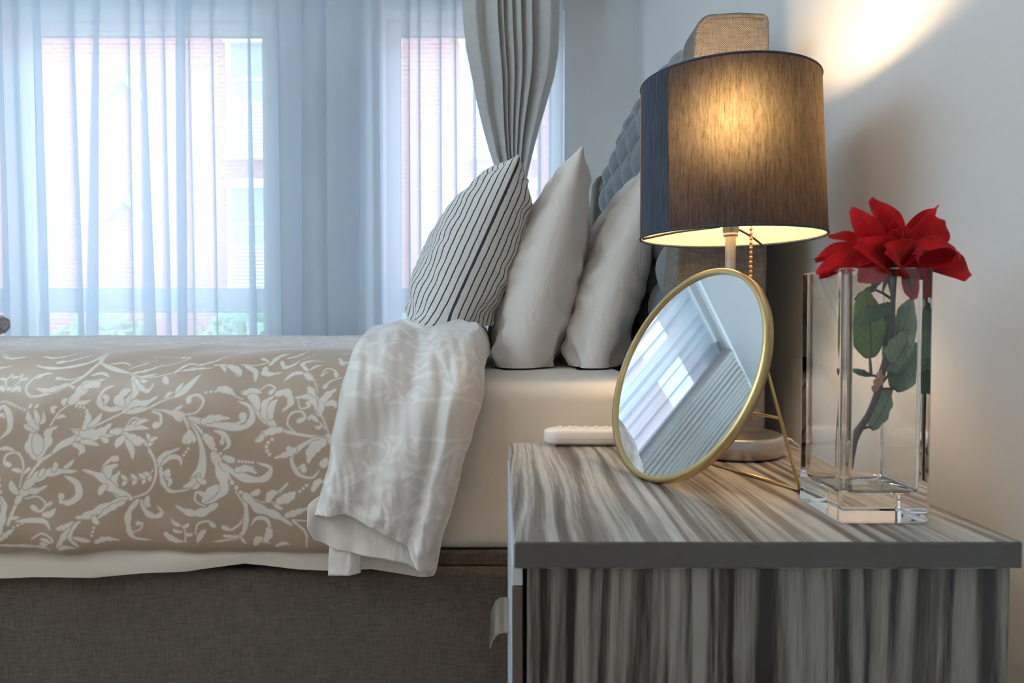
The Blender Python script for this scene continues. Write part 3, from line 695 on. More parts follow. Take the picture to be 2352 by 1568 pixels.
K([(160, 1025), (230, 1015), (275, 1060), (240, 1100), (200, 1075)], 10, 'c'); K([(260, 1120), (300, 1115), (330, 1085)], 22, 'a'); K([(280, 1070), (300, 1055), (310, 1045)], 12, 'l')
D((10, 915), (20, 985), 3, 10); K([(0, 1230), (25, 1150), (40, 1060), (20, 1010)], 26, 'a'); K([(20, 1060), (5, 1040), (0, 1030)], 18, 'l'); K([(60, 1140), (100, 1135), (125, 1130)], 12, 'l'); K([(100, 1155), (200, 1150), (270, 1160), (300, 1210)], 18, 'l'); D((90, 1190), (140, 1165), 3)
K([(0, 1260), (50, 1225), (90, 1200)], 18, 'a'); K([(0, 1290), (120, 1295), (240, 1300), (280, 1315)], 12, 'a')
K([(185, 1255), (250, 1225), (305, 1265), (240, 1285)], 10, 'c'); K([(235, 1255), (270, 1265), (290, 1280)], 14, 'l'); K([(330, 1300), (390, 1220), (450, 1160)], 20, 'a'); K([(440, 1300), (405, 1250), (440, 1180), (470, 1160)], 14, 'a'); K([(340, 1200), (380, 1190), (430, 1160)], 18, 'a'); K([(420, 1250), (480, 1270), (515, 1275)], 16, 'l')
K([(0, 480), (45, 540), (55, 620), (0, 685)], 22, 'l'); K([(0, 530), (20, 560)], 10, 'l'); K([(540, 1285), (600, 1265), (680, 1275)], 20, 'a'); K([(330, 1310), (370, 1300), (430, 1310)], 14, 'l')
# upper band
K([(410, 182), (440, 225), (500, 245), (600, 265), (690, 300)], 16, 'f'); K([(440, 230), (560, 262), (680, 292)], 20, 'l'); K([(690, 300), (800, 322), (940, 300), (1080, 262), (1190, 215), (1290, 168)], 7)
K([(440, 225), (405, 305), (335, 368), (260, 408), (150, 430), (98, 375), (130, 310), (200, 298)], 13, 'v'); K([(410, 300), (340, 330), (260, 325)], 8, 'c'); K([(340, 360), (240, 395), (165, 385)], 22, 'a'); K([(340, 360), (375, 375), (380, 380)], 10, 'l'); K([(130, 330), (170, 300), (220, 298)], 12, 'l')
K([(410, 185), (375, 235), (250, 268), (130, 262), (70, 248)], 17, 'a'); K([(330, 190), (260, 225), (200, 235)], 14, 'c'); K([(60, 205), (150, 210), (250, 180)], 14, 'a')
K([(30, 300), (40, 340), (0, 400)], 8); K([(0, 320), (20, 310)], 12, 'l'); K([(40, 335), (70, 325), (80, 328)], 12, 'l'); K([(20, 400), (50, 380), (75, 405)], 18, 'l'); K([(0, 390), (10, 380)], 14, 'l')
K([(705, 310), (745, 390), (700, 470), (620, 505), (548, 460), (560, 390), (620, 360)], 24, 'a'); K([(720, 330), (755, 400), (735, 450)], 24, 'l'); K([(690, 470), (660, 450), (690, 400), (720, 390)], 34, 'a'); K([(560, 420), (590, 440), (580, 480)], 18, 'l'); K([(730, 330), (780, 380), (830, 400), (855, 355)], 18, 'a')
K([(740, 320), (800, 310), (850, 300)], 14, 'l'); K([(760, 330), (790, 345), (805, 338)], 12, 'l'); K([(900, 320), (920, 345), (940, 365)], 20, 'l'); K([(950, 300), (1000, 250), (1060, 250)], 16, 'a'); K([(1000, 290), (1080, 280), (1170, 275)], 14, 'a'); K([(1060, 255), (1150, 235), (1200, 205)], 12, 'a')
K([(690, 290), (780, 270), (840, 240)], 16, 'a'); K([(500, 235), (580, 225), (640, 240)], 12, 'l'); K([(640, 265), (720, 230), (740, 228)], 10, 'l'); D((680, 218), (770, 215), 5, 6); D((740, 195), (880, 200), 6, 6); K([(830, 250), (900, 240), (975, 210), (920, 205)], 9, 'c')
K([(1170, 258), (1250, 262), (1330, 310), (1350, 320)], 10); K([(1260, 262), (1320, 285), (1355, 315)], 28, 'a'); K([(1350, 258), (1430, 290), (1450, 350)], 20, 'l'); K([(1200, 255), (1235, 275), (1260, 300)], 12, 'l'); K([(1330, 255), (1420, 255), (1480, 235), (1440, 222)], 9, 'c')
K([(1250, 190), (1330, 175), (1420, 160)], 10, 'a'); K([(1480, 265), (1500, 300), (1590, 295)], 26, 'a'); K([(1500, 250), (1530, 210), (1590, 190)], 20, 'a'); K([(1560, 230), (1600, 265), (1650, 250), (1670, 225)], 18, 'a'); K([(1590, 215), (1640, 200), (1690, 170)], 14, 'a'); D((1690, 215), (1730, 190), 3, 7)
# right part
K([(1395, 410), (1440, 440), (1520, 560), (1620, 620), (1750, 655), (1900, 672)], 15); K([(1400, 415), (1450, 400), (1500, 410)], 24, 'a'); K([(1430, 430), (1470, 450), (1500, 520)], 30, 'l'); K([(1480, 405), (1530, 365), (1575, 385), (1555, 410)], 9, 'c')
K([(1600, 610), (1540, 540), (1530, 470), (1580, 430)], 28, 'a'); K([(1570, 560), (1570, 490), (1600, 450)], 26, 'a'); K([(1590, 420), (1650, 410), (1680, 470), (1635, 520)], 28, 'a'); K([(1250, 395), (1300, 400), (1350, 425)], 26, 'a'); K([(1330, 420), (1370, 440), (1400, 448)], 6); D((1180, 416), (1240, 408), 3, 8)
K([(1720, 645), (1670, 590), (1690, 530), (1745, 520), (1770, 555), (1735, 575)], 10, 'c'); K([(1640, 625), (1560, 640), (1485, 690)], 26, 'a'); K([(1530, 650), (1520, 680), (1490, 695)], 18, 'l')
K([(1745, 295), (1800, 340), (1835, 415)], 7); K([(1745, 290), (1700, 250), (1740, 230), (1835, 232)], 18, 'a'); K([(1735, 305), (1670, 305), (1620, 345)], 18, 'l'); K([(1760, 290), (1790, 265), (1825, 258)], 12, 'l'); K([(1740, 310), (1770, 330), (1800, 345)], 20, 'a')
K([(1852, 535), (1830, 470), (1790, 400), (1770, 380)], 28, 'a'); K([(1850, 520), (1790, 440), (1700, 440)], 22, 'a'); K([(1855, 520), (1880, 440), (1940, 390)], 30, 'a'); K([(1855, 525), (1885, 580), (1915, 655)], 8); K([(1890, 480), (1930, 470), (1950, 500)], 20, 'a'); K([(1720, 450), (1740, 500), (1790, 490), (1780, 470)], 9, 'c')
K([(1890, 620), (1860, 585), (1820, 570)], 6); K([(1850, 580), (1810, 550), (1785, 570)], 15, 'l'); K([(1870, 600), (1850, 615), (1830, 605)], 12, 'l'); K([(1905, 660), (1930, 690), (1950, 700)], 26, 'a')
K([(1900, 680), (1820, 685), (1740, 735), (1700, 790), (1735, 880), (1815, 905), (1862, 860)], 17, 'a'); K([(1885, 695), (1820, 740), (1795, 820)], 40, 'a'); K([(1740, 850), (1770, 830), (1770, 860)], 12, 'c')
K([(1720, 740), (1680, 765), (1600, 790)], 24, 'a'); K([(1715, 735), (1690, 750), (1685, 735)], 11, 'c')
for q in ((1588, 682), (1565, 700), (1556, 724), (1560, 748), (1574, 768)): D(q, q, 1, 10)
K([(1870, 300), (1840, 320), (1860, 280), (1910, 290), (1930, 320)], 9, 'c'); K([(1960, 330), (1900, 350), (1870, 380)], 9, 'c'); K([(1905, 210), (1950, 240), (1990, 220)], 16, 'a'); K([(1910, 190), (1960, 180), (2000, 195)], 9, 'c'); K([(1960, 260), (1930, 240), (1905, 200)], 12, 'l')
K([(1900, 800), (1880, 830), (1920, 820)], 24, 'a'); K([(1820, 980), (1850, 930), (1880, 930)], 22, 'a')
D((1670, 945), (1630, 985), 4, 9); D((1785, 950), (1745, 985), 3, 9)
K([(940, 850), (955, 780), (1060, 730)], 20, 'a'); K([(945, 845), (955, 930), (1000, 985), (1120, 970)], 17, 'a'); K([(945, 835), (1000, 785), (1055, 790), (1065, 835)], 16, 'l'); K([(960, 880), (990, 860), (985, 890)], 13, 'c'); K([(985, 960), (1000, 920), (970, 910)], 14, 'l')
K([(1380, 980), (1425, 1080), (1405, 1160), (1340, 1212), (1295, 1200)], 10, 'c'); K([(1420, 1010), (1435, 1110), (1405, 1230), (1320, 1270), (1220, 1285)], 18, 'a')
K([(1425, 990), (1500, 1040), (1600, 1050), (1660, 1040)], 7); K([(1620, 1045), (1680, 1020), (1720, 990)], 34, 'a'); K([(1470, 1000), (1500, 990), (1510, 970)], 20, 'a'); K([(1560, 1040), (1580, 1000), (1620, 990)], 26, 'a'); K([(1500, 1045), (1520, 1070), (1545, 1075)], 14, 'l'); K([(1590, 1060), (1620, 1080), (1645, 1090)], 14, 'l')
K([(1430, 1000), (1500, 1080), (1600, 1125), (1700, 1190)], 34, 'a'); K([(1660, 1130), (1720, 1110), (1800, 1080)], 24, 'a'); K([(1700, 1160), (1770, 1230), (1770, 1310)], 10); K([(1700, 1155), (1770, 1160), (1780, 1155)], 8)
K([(1570, 1210), (1545, 1150), (1490, 1145), (1452, 1190)], 14, 'l'); K([(1470, 1295), (1500, 1265), (1560, 1290)], 24, 'a'); K([(1530, 1280), (1560, 1230), (1545, 1200)], 26, 'a')
K([(1060, 1285), (1062, 1210), (985, 1150)], 7); K([(1040, 1190), (1010, 1180), (990, 1160)], 14, 'l'); K([(1055, 1200), (1080, 1190), (1090, 1175)], 13, 'l'); K([(1050, 1230), (1010, 1225), (995, 1210)], 13, 'l'); K([(1062, 1240), (1090, 1245), (1110, 1235)], 13, 'l'); K([(945, 1240), (990, 1275), (1050, 1285)], 24, 'a')
K([(1125, 1240), (1145, 1180), (1205, 1162), (1235, 1190)], 10, 'c'); K([(1130, 1285), (1160, 1240), (1190, 1215)], 20, 'l'); K([(1290, 1250), (1340, 1255), (1400, 1250)], 14, 'a'); K([(1590, 1305), (1640, 1290), (1670, 1295)], 14, 'a'); K([(1390, 1255), (1405, 1280), (1420, 1290)], 10, 'l')

def print_value(X, T, aa):
    """coverage of the print at cloth positions X, T (print units)"""
    d = np.full(X.shape, 99.)
    for Q, r, gap in ST:
        m = r.max() + 8; lo = Q.min(0) - m; hi = Q.max(0) + m
        k = np.nonzero((X > lo[0]) & (X < hi[0]) & (T > lo[1]) & (T < hi[1]))[0]
        if len(k) == 0: continue
        dd = np.hypot(X[k, None] - Q[None, :, 0], T[k, None] - Q[None, :, 1]) - r[None]
        dm = dd.min(1); d[k] = np.minimum(np.maximum(d[k], gap - dm) if gap else d[k], dm)
    return np.clip(.5 - d / aa, 0, 1)

# ------------------------------------------------------------------ duvet
UNIT = 1.165 / 1568 / 2.529
CS = np.array([(1.212, .386), (1.195, .3775), (1.176, .384), (1.164, .405), (1.158, .45), (1.156, .52), (1.158, .58), (1.168, .635), (1.195, .682), (1.245, .714), (1.32, .730), (1.45, .734),
               (1.9, .735), (2.4, .733), (2.56, .728), (2.65, .70), (2.69, .64), (2.70, .55), (2.70, .42)])
csd = catmull(CS, 2400); csl = np.concatenate([[0], np.cumsum(np.linalg.norm(np.diff(csd, axis=0), axis=1))])
# height reading of each place of the section, to lay the traced motif on the cloth
py_ = 741 + (CAM_H - csd[:, 1]) * 1568 / csd[:, 0]; zy_ = (py_ - 740) * 2.529
i0 = int(np.argmin(np.abs(csd[:, 1] - .384) + 9 * (csd[:, 0] > 1.18))); i1 = int(np.argmax((csl > .3) & (zy_ < 150)))
ZT = np.array([(zy_[i], (csl[i]) / UNIT) for i in range(i0, i1, 8)])[::-1]
for k, (Q, r, gap) in enumerate(ST):
    T = np.interp(Q[:, 1], ZT[:, 0], ZT[:, 1]); ST[k] = (np.stack([Q[:, 0], T], -1), r, gap)
TTOP = csl[i1] / UNIT
def motif(x, s, aa):
    X = (x * 1568 / 1.165 + 1154) * 2.529; T = s / UNIT
    X = np.where(X < 0, np.abs(X), X); X = np.where(X > 2000, 4000 - X, X); X = np.abs(X)
    T = T - 90; per = TTOP - 90; q = np.mod(T, 2 * per); T = np.where(q > per, 2 * per - q, q) + 90
    return print_value(X.ravel(), T.ravel(), aa)
duv = empty('duvet', (-1.0, 1.93, .38), 'taupe duvet with cream scrolling leaf print, white reverse folded back', 'duvet')
def duvet():
    xs = np.concatenate([np.linspace(-1.78, -.90, 160, endpoint=False), np.linspace(-.90, -.24, 430)])
    sv = np.concatenate([np.linspace(0, .62, 400, endpoint=False), np.linspace(.62, csl[-1], 170)])
    y = np.interp(sv, csl, csd[:, 0]); z = np.interp(sv, csl, csd[:, 1])
    X, Sx = np.meshgrid(xs, sv); Y = np.repeat(y[:, None], len(xs), 1); Z = np.repeat(z[:, None], len(xs), 1)
    ty = np.gradient(y, sv); tz = np.gradient(z, sv); ln = np.hypot(ty, tz); ny, nz = -tz / ln, ty / ln     # outward: up on top, towards -y on the near side
    puff = .010 * fbm(X * 3.2, Sx * 4.5, 2) + .0035 * noise2(X * 11, Sx * 16)
    hang = sstep(.0, .05, Sx) * (1 - sstep(.30, .5, Sx))
    puff = puff + hang * .006 * noise2(X * 6 + 2, Sx * 2.5) + (1 - sstep(0, .10, Sx)) * .007 * noise2(X * 14, Sx * 6)
    top = sstep(.5, .62, Sx); puff = puff * (1 - .55 * top) + top * .0022 * noise2(X * 5, Y * 42)
    Y2 = Y + ny[:, None] * puff; Z2 = Z + nz[:, None] * puff
    Z2 += (1 - sstep(0, .09, Sx)) * (.006 * noise2(X * 5 + 9, X * 0) - .004 * sstep(-.9, -.3, X))
    pr = motif(X, Sx, 5.5)
    mk('cover', np.stack([X, Y2, Z2], -1).reshape(-1, 3), quads(len(sv), len(xs)), M['duvet'], duv, attr=pr, label='taupe cover with cream scroll print')
    # white hem of the reverse hanging out below
    xs = np.linspace(-1.78, -.13, 420); px = xs * 1568 / 1.19 + 1154
    zb = CAM_H - (np.interp(px, [-800, 0, 60, 200, 320, 420, 500, 555, 600, 680, 760, 850, 960], [1330, 1334, 1331, 1332, 1322, 1318, 1306, 1298, 1303, 1312, 1316, 1312, 1330]) - 741) * 1.19 / 1568
    tt = np.linspace(0, 1, 40); V = np.zeros((40, len(xs), 3))
    for i, t_ in enumerate(tt):
        V[i, :, 0] = xs; V[i, :, 2] = .400 + (zb - .400) * t_
        V[i, :, 1] = 1.197 - .006 * math.sin(t_ * 3.1) + .004 * noise2(xs * 9, np.full(len(xs), t_ * 2.5)) - .004 * t_
    o = mk('hem', V.reshape(-1, 3), quads(40, len(xs)), M['sheet'], duv, label='white inner hem hanging below the print')
    m = o.modifiers.new('thick', 'SOLIDIFY'); m.thickness = .002
duvet()

def cuff():
    # y, z, left edge, right edge of the folded-back band, from the far side to below the hem
    R = np.array([(2.60, .770, -.40, -.03), (2.1, .774, -.365, -.03), (1.70, .778, -.325, -.03), (1.45, .777, -.292, -.033), (1.30, .766, -.278, -.034), (1.21, .742, -.275, -.033), (1.155, .698, -.279, -.033),
                  (1.130, .645, -.284, -.040), (1.120, .58, -.292, -.056), (1.117, .51, -.305, -.074), (1.117, .455, -.322, -.088), (1.118, .40, -.330, -.104), (1.12, .34, -.335, -.118)])
    C = catmull(R, 900); L = np.concatenate([[0], np.cumsum(np.linalg.norm(np.diff(C[:, :2], axis=0), axis=1))])
    nt, ns = 260, 420
    t = np.linspace(0, 1, nt)
    hz = np.interp(t, [0, .06, .24, .30, .50, .72, .84, .93, 1], [.455, .463, .464, .460, .440, .414, .384, .360, .342])   # height of the hem
    zmono = C[300:, 1]; Lm = L[300:]; o = np.argsort(zmono); Lend = np.interp(hz, zmono[o], Lm[o])
    Sg = np.linspace(0, 1, ns)[:, None] ** .75 * Lend[None]
    f = lambda k: np.interp(Sg, L, C[:, k])
    Y, Z, XL_, XR_ = f(0), f(1), f(2), f(3)
    dy = np.interp(Sg, L, np.gradient(C[:, 0], L)); dz = np.interp(Sg, L, np.gradient(C[:, 1], L)); n = np.hypot(dy, dz); ny, nz = dz / n, -dy / n   # outward
    tt = np.broadcast_to(t, Sg.shape)
    eL = np.clip(tt / .16, 0, 1); eR = np.clip((1 - tt) / .13, 0, 1)
    drop = (1 - np.sqrt(1 - (1 - eL) ** 2)) * .050 + (1 - np.sqrt(1 - (1 - eR) ** 2)) * .075
    hangs = sstep(.74, .60, Z)
    fold = .010 * hangs * np.sin(tt * 9 - Z * 9 + 1.0) * np.sin(np.pi * tt) + .014 * hangs * np.exp(-((tt - (.83 + (.6 - Z) * .10)) / .05) ** 2) - .010 * hangs * np.exp(-((tt - (.74 + (.6 - Z) * .10)) / .04) ** 2)
    fold += .009 * fbm(tt * 3.5 + Z * 2, Sg * 5, 3) + .004 * noise2(tt * 14 + Z * 14, Sg * 9)
    near_hem = sstep(.16, 0, Z - hz[None]) * hangs
    fold += near_hem * (.010 * noise2(tt * 9 + Z * 36, Z * 10 - tt * 6) + .004 * noise2(tt * 26 + Z * 60, Z * 14 - tt * 12) + .010 * np.sin(np.pi * np.clip(tt / .3, 0, 1)))
    # broad soft folds running back across the bed on the top
    fold += (1 - hangs) * (.010 * np.exp(-((tt - .32) / .10) ** 2) - .008 * np.exp(-((tt - .52) / .08) ** 2) + .006 * np.exp(-((tt - .75) / .1) ** 2))
    Yn = Y + ny * (fold - drop); Zn = Z + nz * (fold - drop)
    X = XL_ + (XR_ - XL_) * tt + .006 * hangs * noise2(Z * 16, tt * 2)
    pr = motif(-.95 + X * 1.05 + .05 + .12, Sg + .35, 9.0) * .9
    mk('folded_reverse', np.stack([X, Yn, Zn], -1).reshape(-1, 3), quads(ns, nt), M['cuff'], duv, attr=pr, label='pale reverse of the duvet turned back in a broad band')
    # inner layer of the fold, seen in its open end
    xs = np.linspace(-.327, -.118, 160); a = np.linspace(0, 1, 160)
    zb = np.interp(a, [0, .05, .2, .45, .62, .8, .93, 1], [.440, .415, .398, .388, .382, .372, .352, .350])
    tt = np.linspace(0, 1, 40); V = np.zeros((40, 160, 3))
    for i, q in enumerate(tt):
        V[i, :, 0] = -.22 + (xs + .22) * (.55 + .45 * sstep(.1, .62, q)); V[i, :, 2] = .52 + (zb - .52) * q
        V[i, :, 1] = 1.152 - .012 * np.sin(np.pi * np.clip(a, 0, 1)) * q + .006 * noise2(a * 7, q * 2.5 + a * 2) - .02 * q * np.exp(-((a) / .08) ** 2)
    o = mk('inner_layer', V.reshape(-1, 3), quads(40, 160), M['pillow'], duv); m = o.modifiers.new('thick', 'SOLIDIFY'); m.thickness = .002
    # loose end of the sheet poking out below
    xs = np.linspace(-.292, -.240, 24); V = np.zeros((20, 24, 3))
    for i, q in enumerate(np.linspace(0, 1, 20)):
        V[i, :, 0] = xs - .003 * q; V[i, :, 2] = .42 + (.353 - .42) * q; V[i, :, 1] = 1.148 - .004 * q + .012 * np.clip((xs + .256) / .016, 0, 1) + .002 * noise2(xs * 60, np.full(24, q * 3))
    o = mk('loose_end', V.reshape(-1, 3), quads(20, 24), M['pillow'], duv); m = o.modifiers.new('thick', 'SOLIDIFY'); m.thickness = .002
cuff()

# ------------------------------------------------------------------ pillows
def pillow(name, base, theta, Hh, Lg, T, mat, zbed, label, yaw=0, seed=0, sag=.2, belly=1.0, back=1.0, xmax=None):
    nu, nv = 150, 120
    # cosine spacing packs vertices towards the seams
    u = -np.cos(np.linspace(0, np.pi, nu)); v = -np.cos(np.linspace(0, np.pi, nv)); U, Vv = np.meshgrid(u, v)
    out = []; uvs = []
    yy = Lg / 2 * U * (1 - .045 * (1 - Vv ** 2)); hh = Hh / 2 * (Vv * (1 - .05 * (1 - U ** 2)) + 1)
    thick = T / 2 * (1 - np.abs(U) ** 3.6) ** .5 * (1 - np.abs(Vv) ** 2.4) ** .60 * (1 - sag * Vv)
    for side in (-1, 1):
        w = back if side == 1 else belly
        edge = np.minimum(1 - np.abs(U), 1 - np.abs(Vv))
        cor = np.exp(-((1 - np.abs(U)) ** 2 + (1 - np.abs(Vv)) ** 2) / .28)
        wr = .010 * fbm(U * 2.2 + seed, Vv * 2.2 + side * 3 + seed, 3)
        ang = np.arctan2(1.0 - Vv * np.sign(Vv), 1.0 - np.abs(U))
        wr += .006 * cor * np.sin(ang * 11 + seed + side) * sstep(0, .2, edge)
        wr += .0045 * noise2(U * 5 + Vv * 7 + seed, Vv * 4 - U * 3 + side) + .004 * np.exp(-(1 - np.abs(U)) / .16) * np.sin(Vv * 26 + seed + 3 * noise2(U * 3, Vv * 3)) * sstep(0, .06, edge)
        # pulls running slantwise up from the squashed foot
        wr += .006 * np.exp(-((Vv + .75) / .3) ** 2) * np.sin(U * 15 + Vv * 5 + seed) * sstep(0, .1, edge)
        tk = side * (thick * w + 1.5 * wr * sstep(0, .12, edge) + .0006)
        st, ct = math.sin(theta), math.cos(theta)
        x = base[0] + hh * st + tk * ct; z = base[2] + hh * ct - tk * st; y = base[1] + yy
        # weight on the mattress: the lower part flattens and spreads
        low = zbed + .002; k = .018
        zz = low + k * np.logaddexp(0, (z - low) / k) ; press = zz - z
        x = x + np.sign(tk) * press * .55; z = zz - k * np.log(2) * np.exp(-np.maximum(z - low, 0) / k)
        z = np.maximum(z, low)
        if xmax is not None: x = np.where(x > xmax - .03, xmax - .03 + .03 * np.tanh((x - xmax + .03) / .03), x)
        if yaw:
            c, s = math.cos(yaw), math.sin(yaw); dx, dyv = x - base[0], y - base[1]; x = base[0] + c * dx - s * dyv; y = base[1] + s * dx + c * dyv
        P = np.stack([x, y, z], -1); out.append(P)
        # arc length from the near seam, across the stripes
        dl = np.concatenate([np.zeros((nv, 1)), np.cumsum(np.linalg.norm(np.diff(P, axis=1), axis=2), 1)], 1)
        dl = dl * np.clip(1 - 0 * U, 0, 1)
        uvs.append(np.stack([side * dl, hh], -1))
    F0 = quads(nv, nu); n = nu * nv
    V = np.vstack([o.reshape(-1, 3) for o in out]); uv = np.vstack([q.reshape(-1, 2) for q in uvs])
    F = np.vstack([F0[:, ::-1], F0 + n])
    # close the seam between the two faces
    ring = np.concatenate([np.arange(nu), (np.arange(1, nv) + 1) * nu - 1, (nv - 1) * nu + np.arange(nu - 2, -1, -1), np.arange(nv - 2, 0, -1) * nu])
    r2 = np.roll(ring, -1); F = np.vstack([F, np.stack([ring, r2, r2 + n, ring + n], -1)])
    o = mk(name, V, F, mat, uv=uv); tag(o, label, 'pillow'); return o, out
ZM = .674
pillow('pillow', (-.170, 1.86, .706), math.radians(24.5), .498, .62, .27, M['stripe'], .770, 'white pillow with thin navy stripes leaning on plain pillows', seed=2.2, sag=.12, belly=1.0, back=.86)
pillow('pillow', (.028, 1.88, .628), math.radians(15.5), .573, .66, .215, M['pillow'], ZM, 'plain white pillow propped between striped pillow and headboard pillow', seed=5.1, sag=.22, belly=.95, back=.92)
pillow('pillow', (.197, 1.88, .628), math.radians(17), .558, .66, .205, M['pillow'], ZM, 'plain white pillow propped against the tufted headboard', seed=9.3, sag=.25, belly=.85, back=.85, xmax=.362)

# rolled fuzzy throw end on the far left of the bed
def plush():
    n, m = 40, 60; a = np.linspace(0, 2 * np.pi, m, endpoint=False); s = np.linspace(0, 1, n)
    cx0, cx1, cy, cz, r = -1.40, -1.66, 1.92, .775, .033
    e = empty('fuzzy_cushion', (-1.52, cy, .737), 'small grey fuzzy cushion with a rounded end lying on the duvet', 'cushion')
    th = np.pi * s; X = cx0 + (cx1 - cx0) * (1 - np.cos(th)) / 2; Rr = r * np.clip(np.sin(th), 0, 1) ** .35
    V = np.stack([np.repeat(X[:, None], m, 1), cy + 1.25 * Rr[:, None] * np.cos(a), cz + Rr[:, None] * np.sin(a)], -1)
    mk('body', V.reshape(-1, 3), quads(n, m, True), M['fleece'], e)
    k = 5000; i = rng.integers(0, n, k); j = rng.integers(0, m, k); p = V[i, j]; c = np.stack([X[i], np.full(k, cy), np.full(k, cz)], -1)
    d = p - c; d[:, 0] += np.where(i < 4, .03, 0); d /= np.linalg.norm(d, axis=1)[:, None] + 1e-6; d += rng.normal(size=(k, 3)) * .35
    w_ = rng.normal(size=(k, 3)) * .0005; T = np.stack([p - w_, p + w_, p + d * .004], 1).reshape(-1, 3)
    o = mk('fuzz', T, np.arange(3 * k).reshape(-1, 3), M['fleece'], e, smooth=False); o['kind'] = 'stuff'
plush()

# ------------------------------------------------------------------ nightstand
NT_Z = .586
ns = empty('nightstand', (.235, .85, 0), 'grey-washed wooden nightstand with drawers and curved metal pulls', 'nightstand')
box('top', .010, .462, .600, 1.100, .5615, NT_Z, M['wood_top'], ns, .0022, 3).data.materials.append(M['wood_edge'])
tp = ns.children[0].data
for p in tp.polygons:
    if p.normal.y < -.5 or p.normal.x > .5: p.material_index = 1
tp.materials.append(M['edge_lit'])
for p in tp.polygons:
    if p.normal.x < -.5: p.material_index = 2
box('side_panel', .0225, .4575, .609, .625, .06, .5612, M['wood_side'], ns, .0012)
box('side_panel', .0225, .4575, 1.075, 1.091, .06, .5612, M['wood_side'], ns, .0012)
box('back_panel', .445, .4572, .625, 1.075, .06, .5612, M['wood_side'], ns)
box('bottom_panel', .03, .445, .625, 1.075, .06, .076, M['wood_side'], ns)
box('plinth', .03, .45, .62, 1.08, 0, .06, M['brown_core'], ns, .002)
box('rail', .0085, .0185, .613, 1.087, .5415, .561, M['edge_lit'], ns, .001)  # paler than the drawer edge: bluish light put into its colour
def drawer(z0, z1):
    d = box('drawer', .0085, .0185, .613, 1.087, z0, z1, [M['brown_core']], ns, .001)
    d.data.materials.append(M['edge_lit'])
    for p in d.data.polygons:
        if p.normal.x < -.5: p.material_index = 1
    box('tray', .0195, .40, .66, 1.04, z0 + .02, z1 - .05, M['brown_core'], d)
    # curved metal pull: a shelf that runs out and hooks down
    sec = [(.0085, .0), (.002, .001), (-.004, .0), (-.009, -.004), (-.013, -.011), (-.0155, -.020), (-.0145, -.0205), (-.0115, -.0115), (-.008, -.0058), (-.0035, -.0022), (.002, -.0012), (.0085, -.0022)]
    zc = z0 + (z1 - z0) * .435; P = np.array(sec); n = len(P); V = []
    for y in (.795, .797, .893, .895):
        V += [(a, y, zc + b) for a, b in P]
    F = [tuple(f) for f in quads(4, n, True).tolist()] + [tuple(range(n)), tuple(range(4 * n - 1, 3 * n - 1, -1))]
    mk('handle', V, F, M['nickel'], d, smooth=False)
drawer(.320, .5405); drawer(.080, .3185)

# ------------------------------------------------------------------ table lamp
LX, LY = .339, 1.018
lamp = empty('table_lamp', (LX, LY, NT_Z), 'lit table lamp with black drum shade on nickel stem', 'lamp')
lathe('base', [(0, 0), (.070, 0), (.0755, .0015), (.077, .004), (.077, .026), (.0755, .0295), (.072, .031), (.012, .0325), (.0095, .036), (0, .036)], (LX, LY, NT_Z), M['nickel'], lamp, 72)
lathe('stem', [(.0078, .034), (.0078, .36)], (LX, LY, NT_Z), M['nickel'], lamp, 24)
lathe('socket', [(.0085, .3215), (.0105, .3225), (.0105, .3255), (.0098, .3265), (.0115, .3285), (.0118, .362), (.0165, .366), (.0165, .42), (0, .42)], (LX, LY, NT_Z), M['nickel'], lamp, 32)
ZB, ZT_ = .907, 1.130; RB, RT = .1320, .1265
tilt = (-.010, .0)
def shade_ring(z, off):
    t_ = (z - ZB) / (ZT_ - ZB); return (RB + (RT - RB) * t_ + off, LX - .006 * t_)
def shell(name, off, z0, z1, a0, a1, mat, n=160, nz=30):
    a = np.linspace(a0, a1, n); V = []
    for z in np.linspace(z0, z1, nz):
        r, cx = shade_ring(z, off); V.append(np.stack([cx + r * np.cos(a), LY + r * np.sin(a), np.full(n, z)], -1))
    return mk(name, np.array(V).reshape(-1, 3), quads(nz, n), mat, lamp)
shell('shade', .0, ZB, ZT_, 0, 2 * np.pi, M['shade'], 200)
# doubled fabric where the drum is closed
shell('overlap', .0008, ZB, ZT_, math.radians(178), math.radians(214), M['overlap'], 30)
for nm, z in (('rim', ZB), ('rim', ZT_)):
    r, cx = shade_ring(z, -.0006); a = np.linspace(0, 2 * np.pi, 120, endpoint=False)
    tube(nm, np.stack([cx + r * np.cos(a), LY + r * np.sin(a), np.full(120, z)], -1), .0019, M['overlap'], lamp, 8, closed=True)
for k in range(3):
    a = math.radians((50, 165, 285)[k]); r, cx = shade_ring(ZB + .012, -.003)
    tube('spider_arm', [(LX + .015 * math.cos(a), LY + .015 * math.sin(a), ZB + .016), (LX + .6 * r * math.cos(a), LY + .6 * r * math.sin(a), ZB + .010), (LX + r * math.cos(a), LY + r * math.sin(a), ZB + .001)], .0017, M['overlap'], lamp, 8, 10)
BZ = 1.082
lathe('bulb', [(0, .036), (.012, .034), (.022, .026), (.028, .012), (.028, 0), (.024, -.014), (.016, -.028), (.0125, -.055)], (LX, LY, BZ), M['bulb'], lamp, 24)
